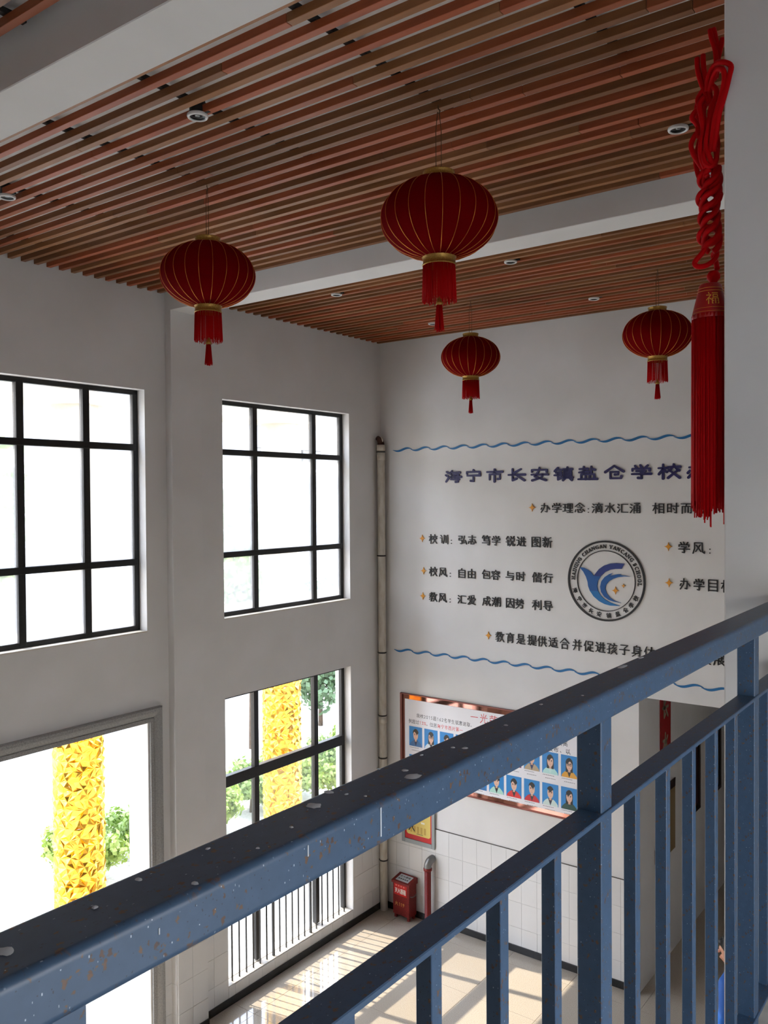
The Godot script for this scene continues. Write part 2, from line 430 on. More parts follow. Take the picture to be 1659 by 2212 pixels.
# ---------------------------------------------------------------- brush strokes of the characters written in the hall (100 x 100 field, y down)
const GLYPH := {
	"海": [[12,14,24,24],[6,40,18,48],[8,92,24,62],[44,8,34,30],[38,22,92,22],[44,38,84,38,80,94,66,94],[44,38,38,74,86,74],[30,56,98,56],[60,44,64,52],[58,62,62,70]],
	"宁": [[50,4,50,16],[12,34,12,20,88,20,86,34],[14,48,88,48],[50,48,50,92,34,88]],
	"市": [[50,4,52,18],[8,24,94,24],[22,82,22,42,80,42,80,78,68,78],[50,24,50,98]],
	"长": [[74,8,34,38],[28,6,28,92,50,78],[6,50,96,50],[46,50,92,92]],
	"安": [[50,2,50,14],[10,32,10,18,90,18,88,32],[44,30,24,66,84,94],[8,52,94,52],[70,52,58,76,12,94]],
	"镇": [[24,6,8,30],[18,22,42,22],[14,42,40,42],[6,60,42,60],[24,42,24,92,42,78],[50,18,96,18],[72,4,72,28],[56,30,56,76],[56,30,90,30,90,76],[56,44,90,44],[56,56,90,56],[56,68,90,68],[46,78,98,78],[62,82,50,96],[82,82,94,96]],
	"盐": [[10,20,52,20],[31,4,31,44],[8,44,56,40],[68,4,68,46],[68,18,86,28],[18,92,18,58,82,58,82,92],[40,58,40,92],[60,58,60,92],[4,92,96,92]],
	"仓": [[50,4,8,46],[50,4,94,44],[32,46,70,46,68,64,54,64],[32,46,32,90,82,90,84,76]],
	"学": [[22,8,30,22],[46,4,52,20],[80,6,68,24],[10,42,10,28,90,28,88,42],[28,44,70,44,50,58],[8,64,94,64],[50,58,52,94,36,90]],
	"校": [[4,28,44,28],[24,4,24,98],[24,32,6,68],[26,40,40,54],[70,4,72,16],[46,22,98,22],[62,32,50,46],[80,32,94,46],[86,46,46,94],[56,48,96,94]],
	"办": [[14,28,70,28,66,90,50,86],[40,6,38,50,10,94],[16,48,8,64],[80,46,92,64]],
	"理": [[6,16,40,16],[8,46,38,46],[4,82,42,76],[23,16,23,78],[50,10,50,54],[50,10,92,10,92,54],[50,32,92,32],[50,54,92,54],[71,10,71,92],[50,74,92,74],[44,93,98,93]],
	"念": [[50,2,8,38],[50,2,94,36],[46,22,54,30],[28,42,72,42,60,58],[14,66,8,88],[32,62,36,92,70,92,74,78],[50,60,58,74],[80,62,94,80]],
	"滴": [[10,12,22,22],[4,38,18,46],[6,92,22,62],[64,2,66,12],[32,16,98,16],[52,20,56,30],[80,20,74,30],[38,96,38,34,92,34,92,90,84,94],[50,48,80,48],[65,38,65,62],[52,62,78,62,78,82,52,82,52,62]],
	"水": [[50,4,50,90,36,86],[10,32,42,32,8,82],[88,20,58,46],[54,30,94,86]],
	"汇": [[10,14,24,24],[6,42,20,50],[8,92,26,62],[98,16,42,16,42,88,98,88]],
	"涌": [[10,14,24,24],[6,42,20,50],[8,92,26,62],[44,6,88,6,70,20],[56,16,72,26],[40,96,40,30,90,30,90,92,80,92],[40,50,90,50],[40,70,90,70],[65,30,65,92]],
	"相": [[4,28,46,28],[26,4,26,98],[26,32,6,70],[28,40,44,56],[56,94,56,12,94,12,94,94],[56,38,94,38],[56,62,94,62],[56,88,94,88]],
	"时": [[8,84,8,14,38,14,38,84],[8,48,38,48],[8,80,38,80],[46,32,98,32],[80,6,80,92,66,88],[54,48,64,64]],
	"而": [[6,12,94,12],[50,12,44,32],[14,96,14,34,86,34,86,92,76,90],[38,36,38,88],[62,36,62,88]],
	"动": [[10,18,46,18],[4,42,50,42],[26,42,10,80,46,76],[38,62,50,90],[54,32,92,32,88,90,74,86],[72,8,70,48,50,94]],
	"训": [[12,10,24,22],[6,36,24,36,24,86,38,72],[52,8,52,56,42,92],[72,14,72,84],[94,6,94,96]],
	"弘": [[6,14,44,14,44,34,10,34,8,54,44,54,42,90,26,88],[72,12,56,84,88,76],[82,54,96,92]],
	"志": [[10,20,90,20],[50,4,50,44],[22,44,80,44],[16,62,8,84],[34,56,36,90,70,90,74,74],[50,54,58,68],[80,56,94,78]],
	"笃": [[22,2,8,24],[14,14,44,14],[28,14,34,26],[62,2,52,22],[56,14,96,14],[72,14,78,26],[18,34,80,34,78,52],[28,34,26,54,88,54,84,94,66,90],[8,74,72,74]],
	"锐": [[24,4,8,28],[16,20,42,20],[14,40,40,40],[6,58,42,58],[24,40,24,92,42,78],[56,4,62,18],[90,2,80,18],[54,26,54,50,92,50,92,26,54,26],[64,52,60,76,44,96],[78,52,78,92,98,92,98,78]],
	"进": [[12,8,24,22],[4,38,24,38,24,74,8,90],[24,74,44,90,98,92],[38,26,94,26],[34,52,98,52],[54,6,54,54,42,80],[78,6,78,82]],
	"图": [[8,98,8,6,92,6,92,98],[8,94,92,94],[42,14,26,40],[40,24,70,24,24,60],[34,30,78,58],[46,58,60,66],[38,74,64,84]],
	"新": [[28,2,32,12],[6,16,52,16],[18,20,22,32],[42,20,36,34],[4,36,54,36],[8,56,50,56],[29,36,29,96,18,90],[20,64,8,82],[38,64,50,80],[88,6,62,16],[62,16,62,58,52,96],[62,42,98,42],[82,42,82,98]],
	"风": [[18,8,18,54,6,96],[18,8,78,8,80,82,96,94,96,80],[64,24,28,80],[32,28,68,80]],
	"自": [[50,2,42,18],[14,96,14,20,86,20,86,96],[14,44,86,44],[14,68,86,68],[14,92,86,92]],
	"由": [[10,96,10,28,90,28,90,96],[10,58,90,58],[10,92,90,92],[50,4,50,92]],
	"包": [[30,4,8,44],[24,20,88,20,84,66,70,62],[22,40,60,40,60,62,22,62],[22,40,22,90,90,90,92,74]],
	"容": [[50,2,50,12],[10,30,10,16,90,16,88,30],[34,24,16,42],[64,24,84,40],[50,34,6,66],[50,34,96,66],[28,96,28,66,72,66,72,96],[28,92,72,92]],
	"与": [[26,6,22,48,84,48,78,92,60,88],[24,26,84,26],[4,66,70,66]],
	"偕": [[26,4,6,48],[18,28,18,98],[38,8,38,42,54,36],[38,24,52,24],[70,6,70,38,96,38,96,28],[94,12,70,24],[64,44,54,54],[42,96,42,56,90,56,90,96],[42,76,90,76],[42,92,90,92]],
	"行": [[36,4,8,32],[38,30,4,66],[24,46,24,98],[50,14,92,14],[44,40,98,40],[76,40,76,92,60,88]],
	"教": [[10,16,46,16],[28,4,28,32],[4,32,54,32],[48,6,8,56],[18,48,44,48,30,60],[30,60,32,94,20,92],[6,76,54,68],[66,4,54,44],[62,24,98,24],[86,24,72,66,50,94],[60,38,78,70,98,94]],
	"爱": [[78,2,20,14],[20,20,28,30],[46,16,50,28],[78,16,68,30],[8,48,8,36,92,36,90,48],[24,52,80,52],[44,40,34,68,8,96],[34,66,78,66,54,86,20,98],[38,68,58,84,94,96]],
	"成": [[18,24,94,24],[18,24,18,58,6,94],[18,48,44,48,42,78,32,74],[56,4,62,56,90,94,94,76],[84,42,48,92],[72,6,84,14]],
	"潮": [[8,12,18,22],[4,38,14,46],[4,92,16,62],[24,18,58,18],[41,4,41,30],[28,30,54,30,54,62,28,62,28,30],[28,46,54,46],[22,76,60,76],[41,62,41,98],[68,8,68,60,60,96],[68,8,94,8,94,92,84,90],[68,32,94,32],[68,56,94,56]],
	"因": [[10,98,10,8,90,8,90,98],[10,92,90,92],[24,38,76,38],[50,18,48,44,24,82],[50,44,76,80]],
	"势": [[6,18,48,18],[28,4,28,54,18,50],[6,42,48,34],[56,18,88,18,86,46,96,48],[72,4,70,30,52,54],[58,28,72,42],[18,64,84,64,80,94,62,92],[50,54,44,74,14,98]],
	"利": [[50,4,12,14],[4,32,56,32],[32,10,32,98],[32,34,6,72],[34,42,56,64],[70,16,70,72],[94,4,94,92,80,88]],
	"导": [[20,8,78,8,78,28,20,28],[20,8,20,46,84,46,84,36],[6,60,96,60],[68,50,68,94,50,92],[26,70,38,84]],
	"育": [[50,2,52,12],[8,16,92,16],[38,18,26,36,76,32],[66,22,82,40],[24,98,24,46,78,46,78,92,66,92],[24,62,78,62],[24,76,78,76]],
	"是": [[24,6,76,6,76,44,24,44,24,6],[24,25,76,25],[6,56,94,56],[50,56,50,92],[50,72,82,72],[30,66,6,96],[24,80,50,94,98,94]],
	"提": [[4,28,36,28],[22,4,22,92,10,88],[4,62,38,52],[48,8,90,8,90,44,48,44,48,8],[48,26,90,26],[40,56,98,56],[70,56,70,92],[70,74,94,74],[54,66,36,96],[50,80,68,92,98,94]],
	"供": [[26,4,6,48],[18,28,18,98],[52,6,52,64],[78,6,78,64],[38,30,96,30],[34,64,98,64],[52,72,38,96],[78,72,94,94]],
	"适": [[12,8,24,22],[4,38,24,38,24,74,8,90],[24,74,44,90,98,92],[84,4,44,16],[36,32,98,32],[66,12,66,50],[48,50,86,50,86,78,48,78,48,50]],
	"合": [[50,2,6,44],[50,2,96,44],[32,42,70,42],[24,98,24,58,78,58,78,98],[24,92,78,92]],
	"并": [[28,4,38,20],[72,4,62,22],[12,26,90,26],[4,58,96,58],[34,26,34,60,14,96],[68,26,68,98]],
	"促": [[26,4,6,48],[18,28,18,98],[44,8,88,8,88,36,44,36,44,8],[66,36,66,90],[66,62,92,62],[48,56,32,94],[44,72,66,90,98,94]],
	"孩": [[6,10,40,10,22,30],[22,30,24,94,10,90],[2,60,44,50],[68,2,72,12],[46,20,98,20],[68,22,52,46,76,42],[88,36,44,80],[92,54,40,98],[72,72,96,96]],
	"子": [[16,10,82,10,50,36],[50,36,52,92,34,88],[4,50,96,50]],
	"身": [[50,2,42,12],[24,70,24,14,78,14,78,92,64,90],[24,32,78,32],[24,50,78,50],[6,70,78,70],[94,40,10,98]],
	"体": [[26,4,6,48],[18,28,18,98],[38,28,98,28],[68,4,68,98],[66,30,36,76],[70,30,98,74],[52,76,84,76]],
	"发": [[30,8,22,34,90,34],[66,8,80,22],[48,4,40,50,8,96],[34,54,78,54,56,82,26,96],[38,56,62,82,94,96]],
	"展": [[14,6,86,6,86,26,14,26],[14,6,14,58,4,96],[30,40,84,40],[44,28,44,58],[68,28,68,58],[22,58,94,58],[40,58,40,92,58,82],[86,64,68,76],[50,60,94,96]],
	"目": [[14,96,14,6,86,6,86,96],[14,34,86,34],[14,62,86,62],[14,92,86,92]],
	"标": [[4,28,44,28],[24,4,24,98],[24,32,6,68],[26,40,42,54],[54,14,92,14],[46,40,98,40],[72,40,72,92,60,88],[56,54,46,78],[84,54,96,76]],
	"光": [[50,4,50,44],[20,14,32,34],[80,12,66,36],[8,44,94,44],[38,44,32,72,8,96],[62,44,62,90,94,90,96,74]],
	"荣": [[6,18,94,18],[32,6,32,28],[68,6,68,28],[10,46,10,34,90,34,88,46],[8,58,92,58],[50,44,50,98],[48,60,12,92],[52,60,90,90]],
	"榜": [[4,28,40,28],[22,4,22,98],[22,32,6,66],[66,2,68,12],[44,14,98,14],[56,18,60,28],[84,18,78,28],[44,42,44,32,96,32,94,42],[68,38,70,48],[44,52,98,52],[64,52,50,98],[62,68,90,68,84,96,72,94]],
	"我": [[44,6,10,16],[4,36,96,36],[26,12,26,92,14,88],[4,68,46,56],[58,4,66,60,90,96,96,76],[86,48,46,90],[74,8,88,20]],
	"届": [[16,8,86,8,86,26,16,26],[16,8,16,56,4,96],[28,96,28,42,88,42,88,96],[28,68,88,68],[28,94,88,94],[58,28,58,94]],
	"名": [[44,2,10,44],[36,16,82,16,20,62],[38,30,52,42],[36,98,36,58,84,58,84,98],[36,92,84,92]],
	"生": [[26,6,8,44],[20,26,88,26],[14,56,84,56],[50,4,50,92],[4,92,96,92]],
	"意": [[50,2,50,10],[14,12,88,12],[34,14,38,24],[68,14,62,24],[4,26,96,26],[24,34,76,34,76,60,24,60,24,34],[24,47,76,47],[14,70,6,92],[32,66,34,94,70,94,74,82],[50,66,56,78],[80,66,94,86]],
	"取": [[6,8,54,8],[14,8,14,78],[44,8,44,98],[14,32,44,32],[14,54,44,54],[4,80,54,72],[60,18,92,18,78,62,52,96],[64,32,98,94]],
	"例": [[22,4,4,48],[15,28,15,98],[28,12,64,12],[46,12,28,64],[40,34,62,34,52,70,28,98],[40,48,50,60],[74,18,74,72],[96,4,96,94,84,90]],
	"超": [[8,16,44,16],[26,4,26,50],[4,36,48,36],[26,54,46,54],[26,36,26,80],[14,56,4,96],[10,78,40,94,98,94],[54,10,92,10,90,40,78,38],[70,10,54,44],[58,50,90,50,90,80,58,80,58,50]],
	"过": [[12,8,24,22],[4,38,24,38,24,74,8,90],[24,74,44,90,98,92],[38,28,98,28],[80,6,80,78,66,74],[50,42,60,58]],
	"位": [[26,4,6,48],[18,28,18,98],[64,4,68,18],[40,26,96,26],[50,38,56,82],[86,36,76,86],[36,90,98,90]],
	"居": [[16,8,86,8,86,28,16,28],[16,8,16,58,4,96],[26,46,94,46],[58,32,58,64],[32,64,86,64,86,94,32,94,32,64]],
	"西": [[6,10,94,10],[14,96,14,32,86,32,86,96],[40,10,38,40,24,66],[62,10,62,60,80,60],[14,90,86,90]],
	"片": [[24,6,24,50,6,96],[66,4,66,34],[24,34,92,34],[24,60,72,60,72,98]],
	"第": [[22,2,8,20],[14,12,44,12],[62,2,52,20],[56,12,96,12],[14,30,82,30,82,46,18,46,16,62,90,62,86,82,76,80],[50,30,50,98],[46,64,12,92]],
	"一": [[6,52,94,48]],
	"重": [[84,4,18,12],[4,22,96,22],[20,34,80,34,80,62,20,62,20,34],[20,48,80,48],[50,12,50,92],[12,76,88,76],[4,92,96,92]],
	"点": [[50,2,50,32],[50,16,88,16],[20,34,80,34,80,62,20,62,20,34],[14,74,6,96],[34,76,38,92],[58,76,64,92],[80,74,94,96]],
	"高": [[50,2,50,12],[6,14,94,14],[30,22,70,22,70,38,30,38,30,22],[12,98,12,48,88,48,88,94,78,94],[34,60,66,60,66,82,34,82,34,60]],
	"公": [[36,6,8,48],[62,6,94,46],[46,40,18,88,78,82],[62,60,90,96]],
	"布": [[6,20,94,20],[42,4,8,70],[26,88,26,44,82,44,82,84,70,82],[54,28,54,98]],
	"以": [[16,16,16,78,42,60],[42,16,52,36],[76,8,68,62,36,94],[70,58,96,94]],
	"灭": [[10,12,90,12],[24,34,18,56],[80,32,68,52],[50,14,48,50,10,96],[50,50,92,94]],
	"火": [[18,30,26,54],[80,26,66,52],[50,4,48,44,8,96],[50,44,94,94]],
	"器": [[12,6,40,6,40,28,12,28,12,6],[58,6,88,6,88,28,58,28,58,6],[4,48,96,48],[52,32,42,50,6,66],[54,48,94,66],[70,32,78,42],[12,70,40,70,40,94,12,94,12,70],[58,70,88,70,88,94,58,94,58,70]],
	"箱": [[22,2,8,22],[14,12,44,12],[62,2,52,20],[56,12,96,12],[4,46,46,46],[26,28,26,98],[26,48,6,82],[28,56,44,68],[54,34,92,34,92,96,54,96,54,34],[54,54,92,54],[54,74,92,74]],
	"福": [[20,4,26,16],[6,26,40,26,8,66],[24,48,24,98],[30,52,42,64],[50,10,96,10],[56,24,92,24,92,42,56,42,56,24],[50,54,96,54,96,96,50,96,50,54],[73,54,73,96],[50,75,96,75]],
	"：": [[20,58,21,58],[20,90,21,90]],
	"。": [[16,74,26,74,26,90,16,90,16,74]],
	"、": [[14,70,28,88]],
	"0": [[34,20,66,20,72,50,66,86,34,86,28,50,34,20]], "1": [[36,30,52,18,52,88]], "2": [[28,32,46,18,70,30,66,50,26,86,74,86]],
	"3": [[28,24,66,22,48,46,70,60,60,84,28,84]], "5": [[68,20,34,20,30,46,62,46,70,66,58,86,28,82]], "6": [[64,18,34,50,32,76,50,88,68,76,66,56,34,58]],
	"9": [[66,44,36,46,32,30,48,18,68,28,66,56,44,88]], "%": [[76,16,24,88],[22,22,36,22,36,38,22,38,22,22],[64,64,80,64,80,84,64,84,64,64]],
}

func stadium(a: Vector2, b: Vector2, r: float, wedge := 1.0) -> PackedVector2Array:
	var out := PackedVector2Array()
	var ang := (b - a).angle()
	for k in 6:
		var t := ang + PI / 2 + PI * k / 5.0
		out.append(a + Vector2(cos(t), sin(t)) * r)
	for k in 6:
		var t := ang - PI / 2 + PI * k / 5.0
		out.append(b + Vector2(cos(t), sin(t)) * r * wedge)
	return out

# a raised character, centred, w x h metres, strokes 2r wide, t thick
func glyph(ch: String, w: float, h: float, r: float, t: float, wedge := 1.0) -> ArrayMesh:
	var key := "glyph_%s_%f_%f_%f" % [ch, w, r, wedge]
	if boxes.has(key):
		return boxes[key]
	var st := start(-1)
	for s in GLYPH[ch]:
		for i in range(0, s.size() - 2, 2):
			var a := Vector2((s[i] / 100.0 - 0.5) * w, (0.5 - s[i + 1] / 100.0) * h)
			var b := Vector2((s[i + 2] / 100.0 - 0.5) * w, (0.5 - s[i + 3] / 100.0) * h)
			var last: bool = i + 4 >= s.size()
			add_prism(st, stadium(a, b, r, wedge if last else 1.0), t + 0.0002 * (i % 3))
	var m := finish(st)
	boxes[key] = m
	return m

func print_glyph(im: Image, ch: String, x: float, y: float, w: float, h: float, pen: float, c: Color) -> void:
	for s in GLYPH[ch]:
		for i in range(0, s.size() - 2, 2):
			var a := Vector2(x + s[i] / 100.0 * w, y + s[i + 1] / 100.0 * h)
			var b := Vector2(x + s[i + 2] / 100.0 * w, y + s[i + 3] / 100.0 * h)
			var n := int(a.distance_to(b) / maxf(pen * 0.4, 0.5)) + 1
			for k in n + 1:
				var p := a.lerp(b, float(k) / n)
				im.fill_rect(Rect2i(int(p.x - pen / 2), int(p.y - pen / 2), maxi(1, int(pen)), maxi(1, int(pen))), c)

func print_line(im: Image, text: String, x: float, y: float, w: float, h: float, gap: float, pen: float, c: Color) -> float:
	for ch in text:
		if ch == " ":
			x += w
			continue
		var narrow: bool = ch in "0123569%"
		print_glyph(im, ch, x - (w * 0.2 if narrow else 0.0), y, w, h, pen, c)
		x += (w * 0.6 if narrow else w) + gap
	return x

func star_mesh(w: float, h: float, t: float) -> ArrayMesh:
	var p := PackedVector2Array()
	for k in 4:
		var a := PI / 2 * k
		p.append(Vector2(cos(a) * w / 2, sin(a) * h / 2))
		for j in [0.25, 0.5, 0.75]:
			var e := Vector2(cos(a) * w / 2, sin(a) * h / 2)
			var f := Vector2(cos(a + PI / 2) * w / 2, sin(a + PI / 2) * h / 2)
			var mid := Vector2(e.x + f.x, e.y + f.y) * 0.13
			p.append(e.bezier_interpolate(e.lerp(mid, 0.75), f.lerp(mid, 0.75), f, j))
	return prism(p, t)

# ---------------------------------------------------------------- the hall
const SILL_UP := 4.13
const HEAD_UP := 6.435
const SILL_LOW := 0.24
const HEAD_LOW := 3.30

func tile_field(parent: Node, face: String, at: float, u0: float, u1: float, rows: Array, from_u := 0.0) -> void:
	# wall tiles 0.2 m wide; face "x" lies in the plane x = at, face "z" in z = at; each tile a piece of its own
	var u := u0
	var k := 0
	while u < u1 - 0.004:
		var edge := floorf((u - from_u + 0.0005) / 0.2) * 0.2 + from_u + 0.2
		var e := minf(edge, u1)
		for r in rows.size() - 1:
			var w := e - u - 0.0018
			if w < 0.01:
				continue
			var h: float = rows[r] - rows[r + 1] - 0.0018
			var y: float = (rows[r] + rows[r + 1]) / 2.0
			var m: Material = [M.tile, M.tile_b, M.tile_c][rng.randi() % 3]
			var lift := 0.005 + rng.randf() * 0.0015
			if face == "z":
				obj("tile", cbox(Vector3(snappedf(w, 0.001), snappedf(h, 0.001), 0.012), 0.0007), m, parent, Vector3((u + e) / 2, y, at + lift))
			else:
				obj("tile", cbox(Vector3(0.012, snappedf(h, 0.001), snappedf(w, 0.001)), 0.0007), m, parent, Vector3(at + lift, y, (u + e) / 2))
		u = e
		k += 1

func window(called: String, z0: float, z1: float, y0: float, y1: float, verts: Array, hors: Array, milky: bool) -> void:
	var w := struct(called)
	var x := -0.13
	var f := 0.055
	var d := 0.05
	obj("frame_rail", cbox(Vector3(d, f, z1 - z0), 0.003), M.frame, w, Vector3(x, y1 - f / 2 + 0.01, (z0 + z1) / 2))
	var foot := f if milky else 0.014
	obj("frame_rail", cbox(Vector3(d, foot, z1 - z0), 0.003), M.frame if milky else M.sill, w, Vector3(x, y0 + foot / 2, (z0 + z1) / 2))
	obj("frame_stile", cbox(Vector3(d, y1 - y0, f), 0.003), M.frame, w, Vector3(x, (y0 + y1) / 2, z0 + f / 2))
	obj("frame_stile", cbox(Vector3(d, y1 - y0, f), 0.003), M.frame, w, Vector3(x, (y0 + y1) / 2, z1 - f / 2))
	for v in verts:
		obj("mullion", cbox(Vector3(d + 0.012, y1 - y0 - f, 0.068), 0.004), M.frame, w, Vector3(x, (y0 + y1) / 2, v))
	for h in hors:
		obj("transom", cbox(Vector3(d + 0.02, h[1], z1 - z0 - f), 0.004), M.frame, w, Vector3(x, h[0], (z0 + z1) / 2))
	var zs := [z0 + f]
	for v in verts:
		zs.append(v - 0.03)
		zs.append(v + 0.03)
	zs.append(z1 - f)
	var ys := [y0 + foot]
	for h in hors:
		ys.append(h[0] - h[1] / 2)
		ys.append(h[0] + h[1] / 2)
	ys.append(y1 - f)
	for i in range(0, zs.size(), 2):
		for j in range(0, ys.size(), 2):
			var a := Vector3(x, ys[j] - 0.004, zs[i] - 0.004)
			var b := Vector3(x, ys[j + 1] + 0.004, zs[i + 1] + 0.004)
			var st := start(-1)
			quad(st, a, Vector3(x, a.y, b.z), b, Vector3(x, b.y, a.z))
			obj("pane", finish(st), M.glass if not milky else (M.haze_thin if j == ys.size() - 2 else M.hazy), w)
	obj("window_sill", cbox(Vector3(0.11, 0.012, z1 - z0), 0.003), M.sill, w, Vector3(-0.05, y0 + 0.004, (z0 + z1) / 2))

func build_shell() -> void:
	# window wall with pilasters under the beams
	var far := 9.87                   # the facade is symmetrical about the entrance
	var holes := []
	for p in [[0.65, 2.745]]:
		holes.append([Vector3(-0.5, SILL_UP, p[0]), Vector3(0.5, HEAD_UP, p[1])])
		holes.append([Vector3(-0.5, SILL_LOW, p[0]), Vector3(0.5, HEAD_LOW, p[1])])
	holes.append([Vector3(-0.5, SILL_UP, 3.73), Vector3(0.5, HEAD_UP, far - 3.73)])
	holes.append([Vector3(-0.5, -0.5, 3.72), Vector3(0.5, 3.27, far - 3.72)])
	var wl := shaped_wall("wall_left", Vector3(-0.25, -0.2, -0.24), Vector3(0, 7.6, 10.2), holes, M.wall)
	for p in [[3.10, 3.48], [6.45, 6.83]]:
		obj("pilaster", cbox(Vector3(0.087, 7.2, p[1] - p[0]), 0.002), M.wall, wl, Vector3(0.0425, 3.66, (p[0] + p[1]) / 2) - wl.position)
	var tl := struct("wall_left_tiles")
	var rows := [1.24, 0.94, 0.64, 0.34, 0.05]
	tile_field(tl, "x", 0.0, 0.0, 0.65, rows, 0.05)
	tile_field(tl, "x", 0.0, 2.745, 3.10, rows, 0.145)
	tile_field(tl, "x", 0.085, 3.10, 3.48, rows, 0.1)
	tile_field(tl, "z", 3.48, 0.0, 0.085, rows)
	tile_field(tl, "x", 0.0, 3.49, 3.59, rows, 3.39)
	tile_field(tl, "x", 0.0, 0.65, 2.745, [0.24, 0.05], 0.05)
	# lettering wall with the opening to the corridor
	var wb := shaped_wall("wall_back", Vector3(-0.25, -0.2, -0.24), Vector3(8.2, 7.6, 0), [[Vector3(3.42, -0.5, -1), Vector3(6.2, 3.25, 1)]], M.wall)
	var tb := struct("wall_back_tiles")
	tile_field(tb, "z", 0.0, 0.0, 3.42, rows, 0.02)
	obj("tile_edge", cbox(Vector3(3.42, 0.008, 0.012)), M.dark_edge, tb, Vector3(1.71, 1.242, 0.005))  # thin dark strip along the top edge of the tiles
	shaped_wall("wall_right", Vector3(8.0, -0.2, -0.24), Vector3(8.2, 7.6, 10.2), [[Vector3(7.5, 3.81, 6.95), Vector3(8.5, 5.55, 8.2)]], M.wall)
	shaped_wall("wall_front", Vector3(-0.25, -0.2, 10.0), Vector3(8.2, 7.6, 10.2), [], M.wall)
	# baseboards
	var bl := struct("baseboard_left")
	for s in [[0.0, 0.009, 3.10], [3.10, 0.094, 3.48], [3.50, 0.009, 3.60]]:
		obj("board", cbox(Vector3(0.02, 0.08, s[2] - s[0]), 0.002), M.base, bl, Vector3(s[1] + 0.008, FLOOR + 0.04, (s[0] + s[2]) / 2))
	obj("board", cbox(Vector3(0.1, 0.08, 0.02), 0.002), M.base, bl, Vector3(0.055, FLOOR + 0.04, 3.497))
	var bb := struct("baseboard_back")
	obj("board", cbox(Vector3(3.42, 0.08, 0.02), 0.002), M.base, bb, Vector3(1.71, FLOOR + 0.04, 0.018))
	# floor
	var fl := struct("floor")
	obj("screed", cbox(Vector3(8.3, 0.2, 10.3)), M.joint, fl, Vector3(4.0, FLOOR - 0.107, 4.95))
	var xs := [0.0, 0.33]
	while xs[-1] < 7.9:
		xs.append(minf(xs[-1] + 0.8, 8.0))
	var zs := [-0.21, 0.285]
	while zs[-1] < 9.9:
		zs.append(minf(zs[-1] + 0.8, 10.0))
	for i in xs.size() - 1:
		for j in zs.size() - 1:
			var sx: float = xs[i + 1] - xs[i] - 0.003
			var sz: float = zs[j + 1] - zs[j] - 0.003
			obj("tile", cbox(Vector3(snappedf(sx, 0.001), 0.012, snappedf(sz, 0.001)), 0.0006), M["floor_%d" % (rng.randi() % 3)], fl, Vector3((xs[i] + xs[i + 1]) / 2, FLOOR - 0.006, (zs[j] + zs[j + 1]) / 2))
	# corridor behind the lettering wall
	var co := struct("wall_corridor")
	obj("side", cbox(Vector3(0.2, 3.4, 6.0)), M.wall, co, Vector3(3.32, 1.6, -3.24))
	obj("side", cbox(Vector3(0.2, 3.4, 6.0)), M.wall, co, Vector3(6.3, 1.6, -3.24))
	obj("end", cbox(Vector3(3.4, 3.4, 0.2)), M.wall, co, Vector3(4.8, 1.6, -6.3))
	var cc := struct("ceiling_corridor")
	obj("slab", cbox(Vector3(3.4, 0.2, 6.2)), M.wall, cc, Vector3(4.8, 3.35, -3.3))
	var cf := struct("floor_corridor")
	obj("slab", cbox(Vector3(3.4, 0.2, 6.0)), M.floor_1, cf, Vector3(4.8, FLOOR - 0.1, -3.21))
	# ceiling: slab, beams, hanger rails, wooden slats
	var ce := struct("ceiling")
	obj("slab", cbox(Vector3(8.45, 0.16, 10.44)), M.beam, ce, Vector3(3.975, 7.55, 4.98))
	for b in [[3.20, 3.48], [6.55, 6.83]]:
		obj("beam", cbox(Vector3(8.0, 0.26, b[1] - b[0]), 0.004), M.beam, ce, Vector3(4.0, 7.35, (b[0] + b[1]) / 2))
	for x in [0.42, 1.39, 2.46, 3.27, 4.26, 5.2, 6.2, 7.3]:
		for bay in [[0.02, 3.19], [3.50, 6.52], [6.86, 9.9]]:
			obj("hanger_rail", cbox(Vector3(0.032, 0.026, bay[1] - bay[0]), 0.002), M.hanger, ce, Vector3(x, SLAT + 0.054, (bay[0] + bay[1]) / 2))
	var z := 0.058
	while z < 9.9:
		var in_beam := (z > 3.165 and z < 3.51) or (z > 6.53 and z < 6.885)
		if not in_beam:
			var cuts := [0.006]
			var c := 0.7 + rng.randf() * 2.2
			while c < 7.2:
				cuts.append(c)
				c += 2.9
			cuts.append(7.98)
			var tone := rng.randi() % 4
			for i in cuts.size() - 1:
				if i > 0 and rng.randf() < 0.55:
					tone = rng.randi() % 4
				var l: float = cuts[i + 1] - cuts[i] - 0.002
				obj("slat", cbox(Vector3(snappedf(l, 0.002), 0.04, 0.04), 0.0015), M["wood_%d" % tone], ce, Vector3((cuts[i] + cuts[i + 1]) / 2, SLAT + 0.02, z))
		z += 0.1165
	# upper gallery and the column at its edge
	var ga := struct("floor_gallery")
	obj("slab", cbox(Vector3(1.97, 0.15, 10.0)), M.wall, ga, Vector3(7.015, 3.72, 5.0))
	obj("finish", cbox(Vector3(1.97, 0.012, 10.0)), M.paving, ga, Vector3(7.015, 3.801, 5.0))
	var pc := struct("gallery_column", "white plastered column beside the blue railing with the red knot hung on it", "column")
	obj("shaft", cbox(Vector3(0.45, 7.42, 0.45), 0.006), M.wall, pc, Vector3(6.046, 3.76, 5.475))
	# windows
	window("window_1", 3.73, far - 3.73, SILL_UP, HEAD_UP, [4.295, 4.935, 5.575], [[5.89, 0.062], [4.795, 0.062]], true)
	window("window_2", 0.65, 2.745, SILL_UP, HEAD_UP, [1.19, 2.17], [[5.89, 0.062], [4.795, 0.062]], true)
	window("window_3", 0.65, 2.745, SILL_LOW, HEAD_LOW, [1.19, 2.19], [[2.371, 0.12], [1.60, 0.10]], false)
	# entrance: moulded stone surround and lined reveal
	var d := struct("door_1")
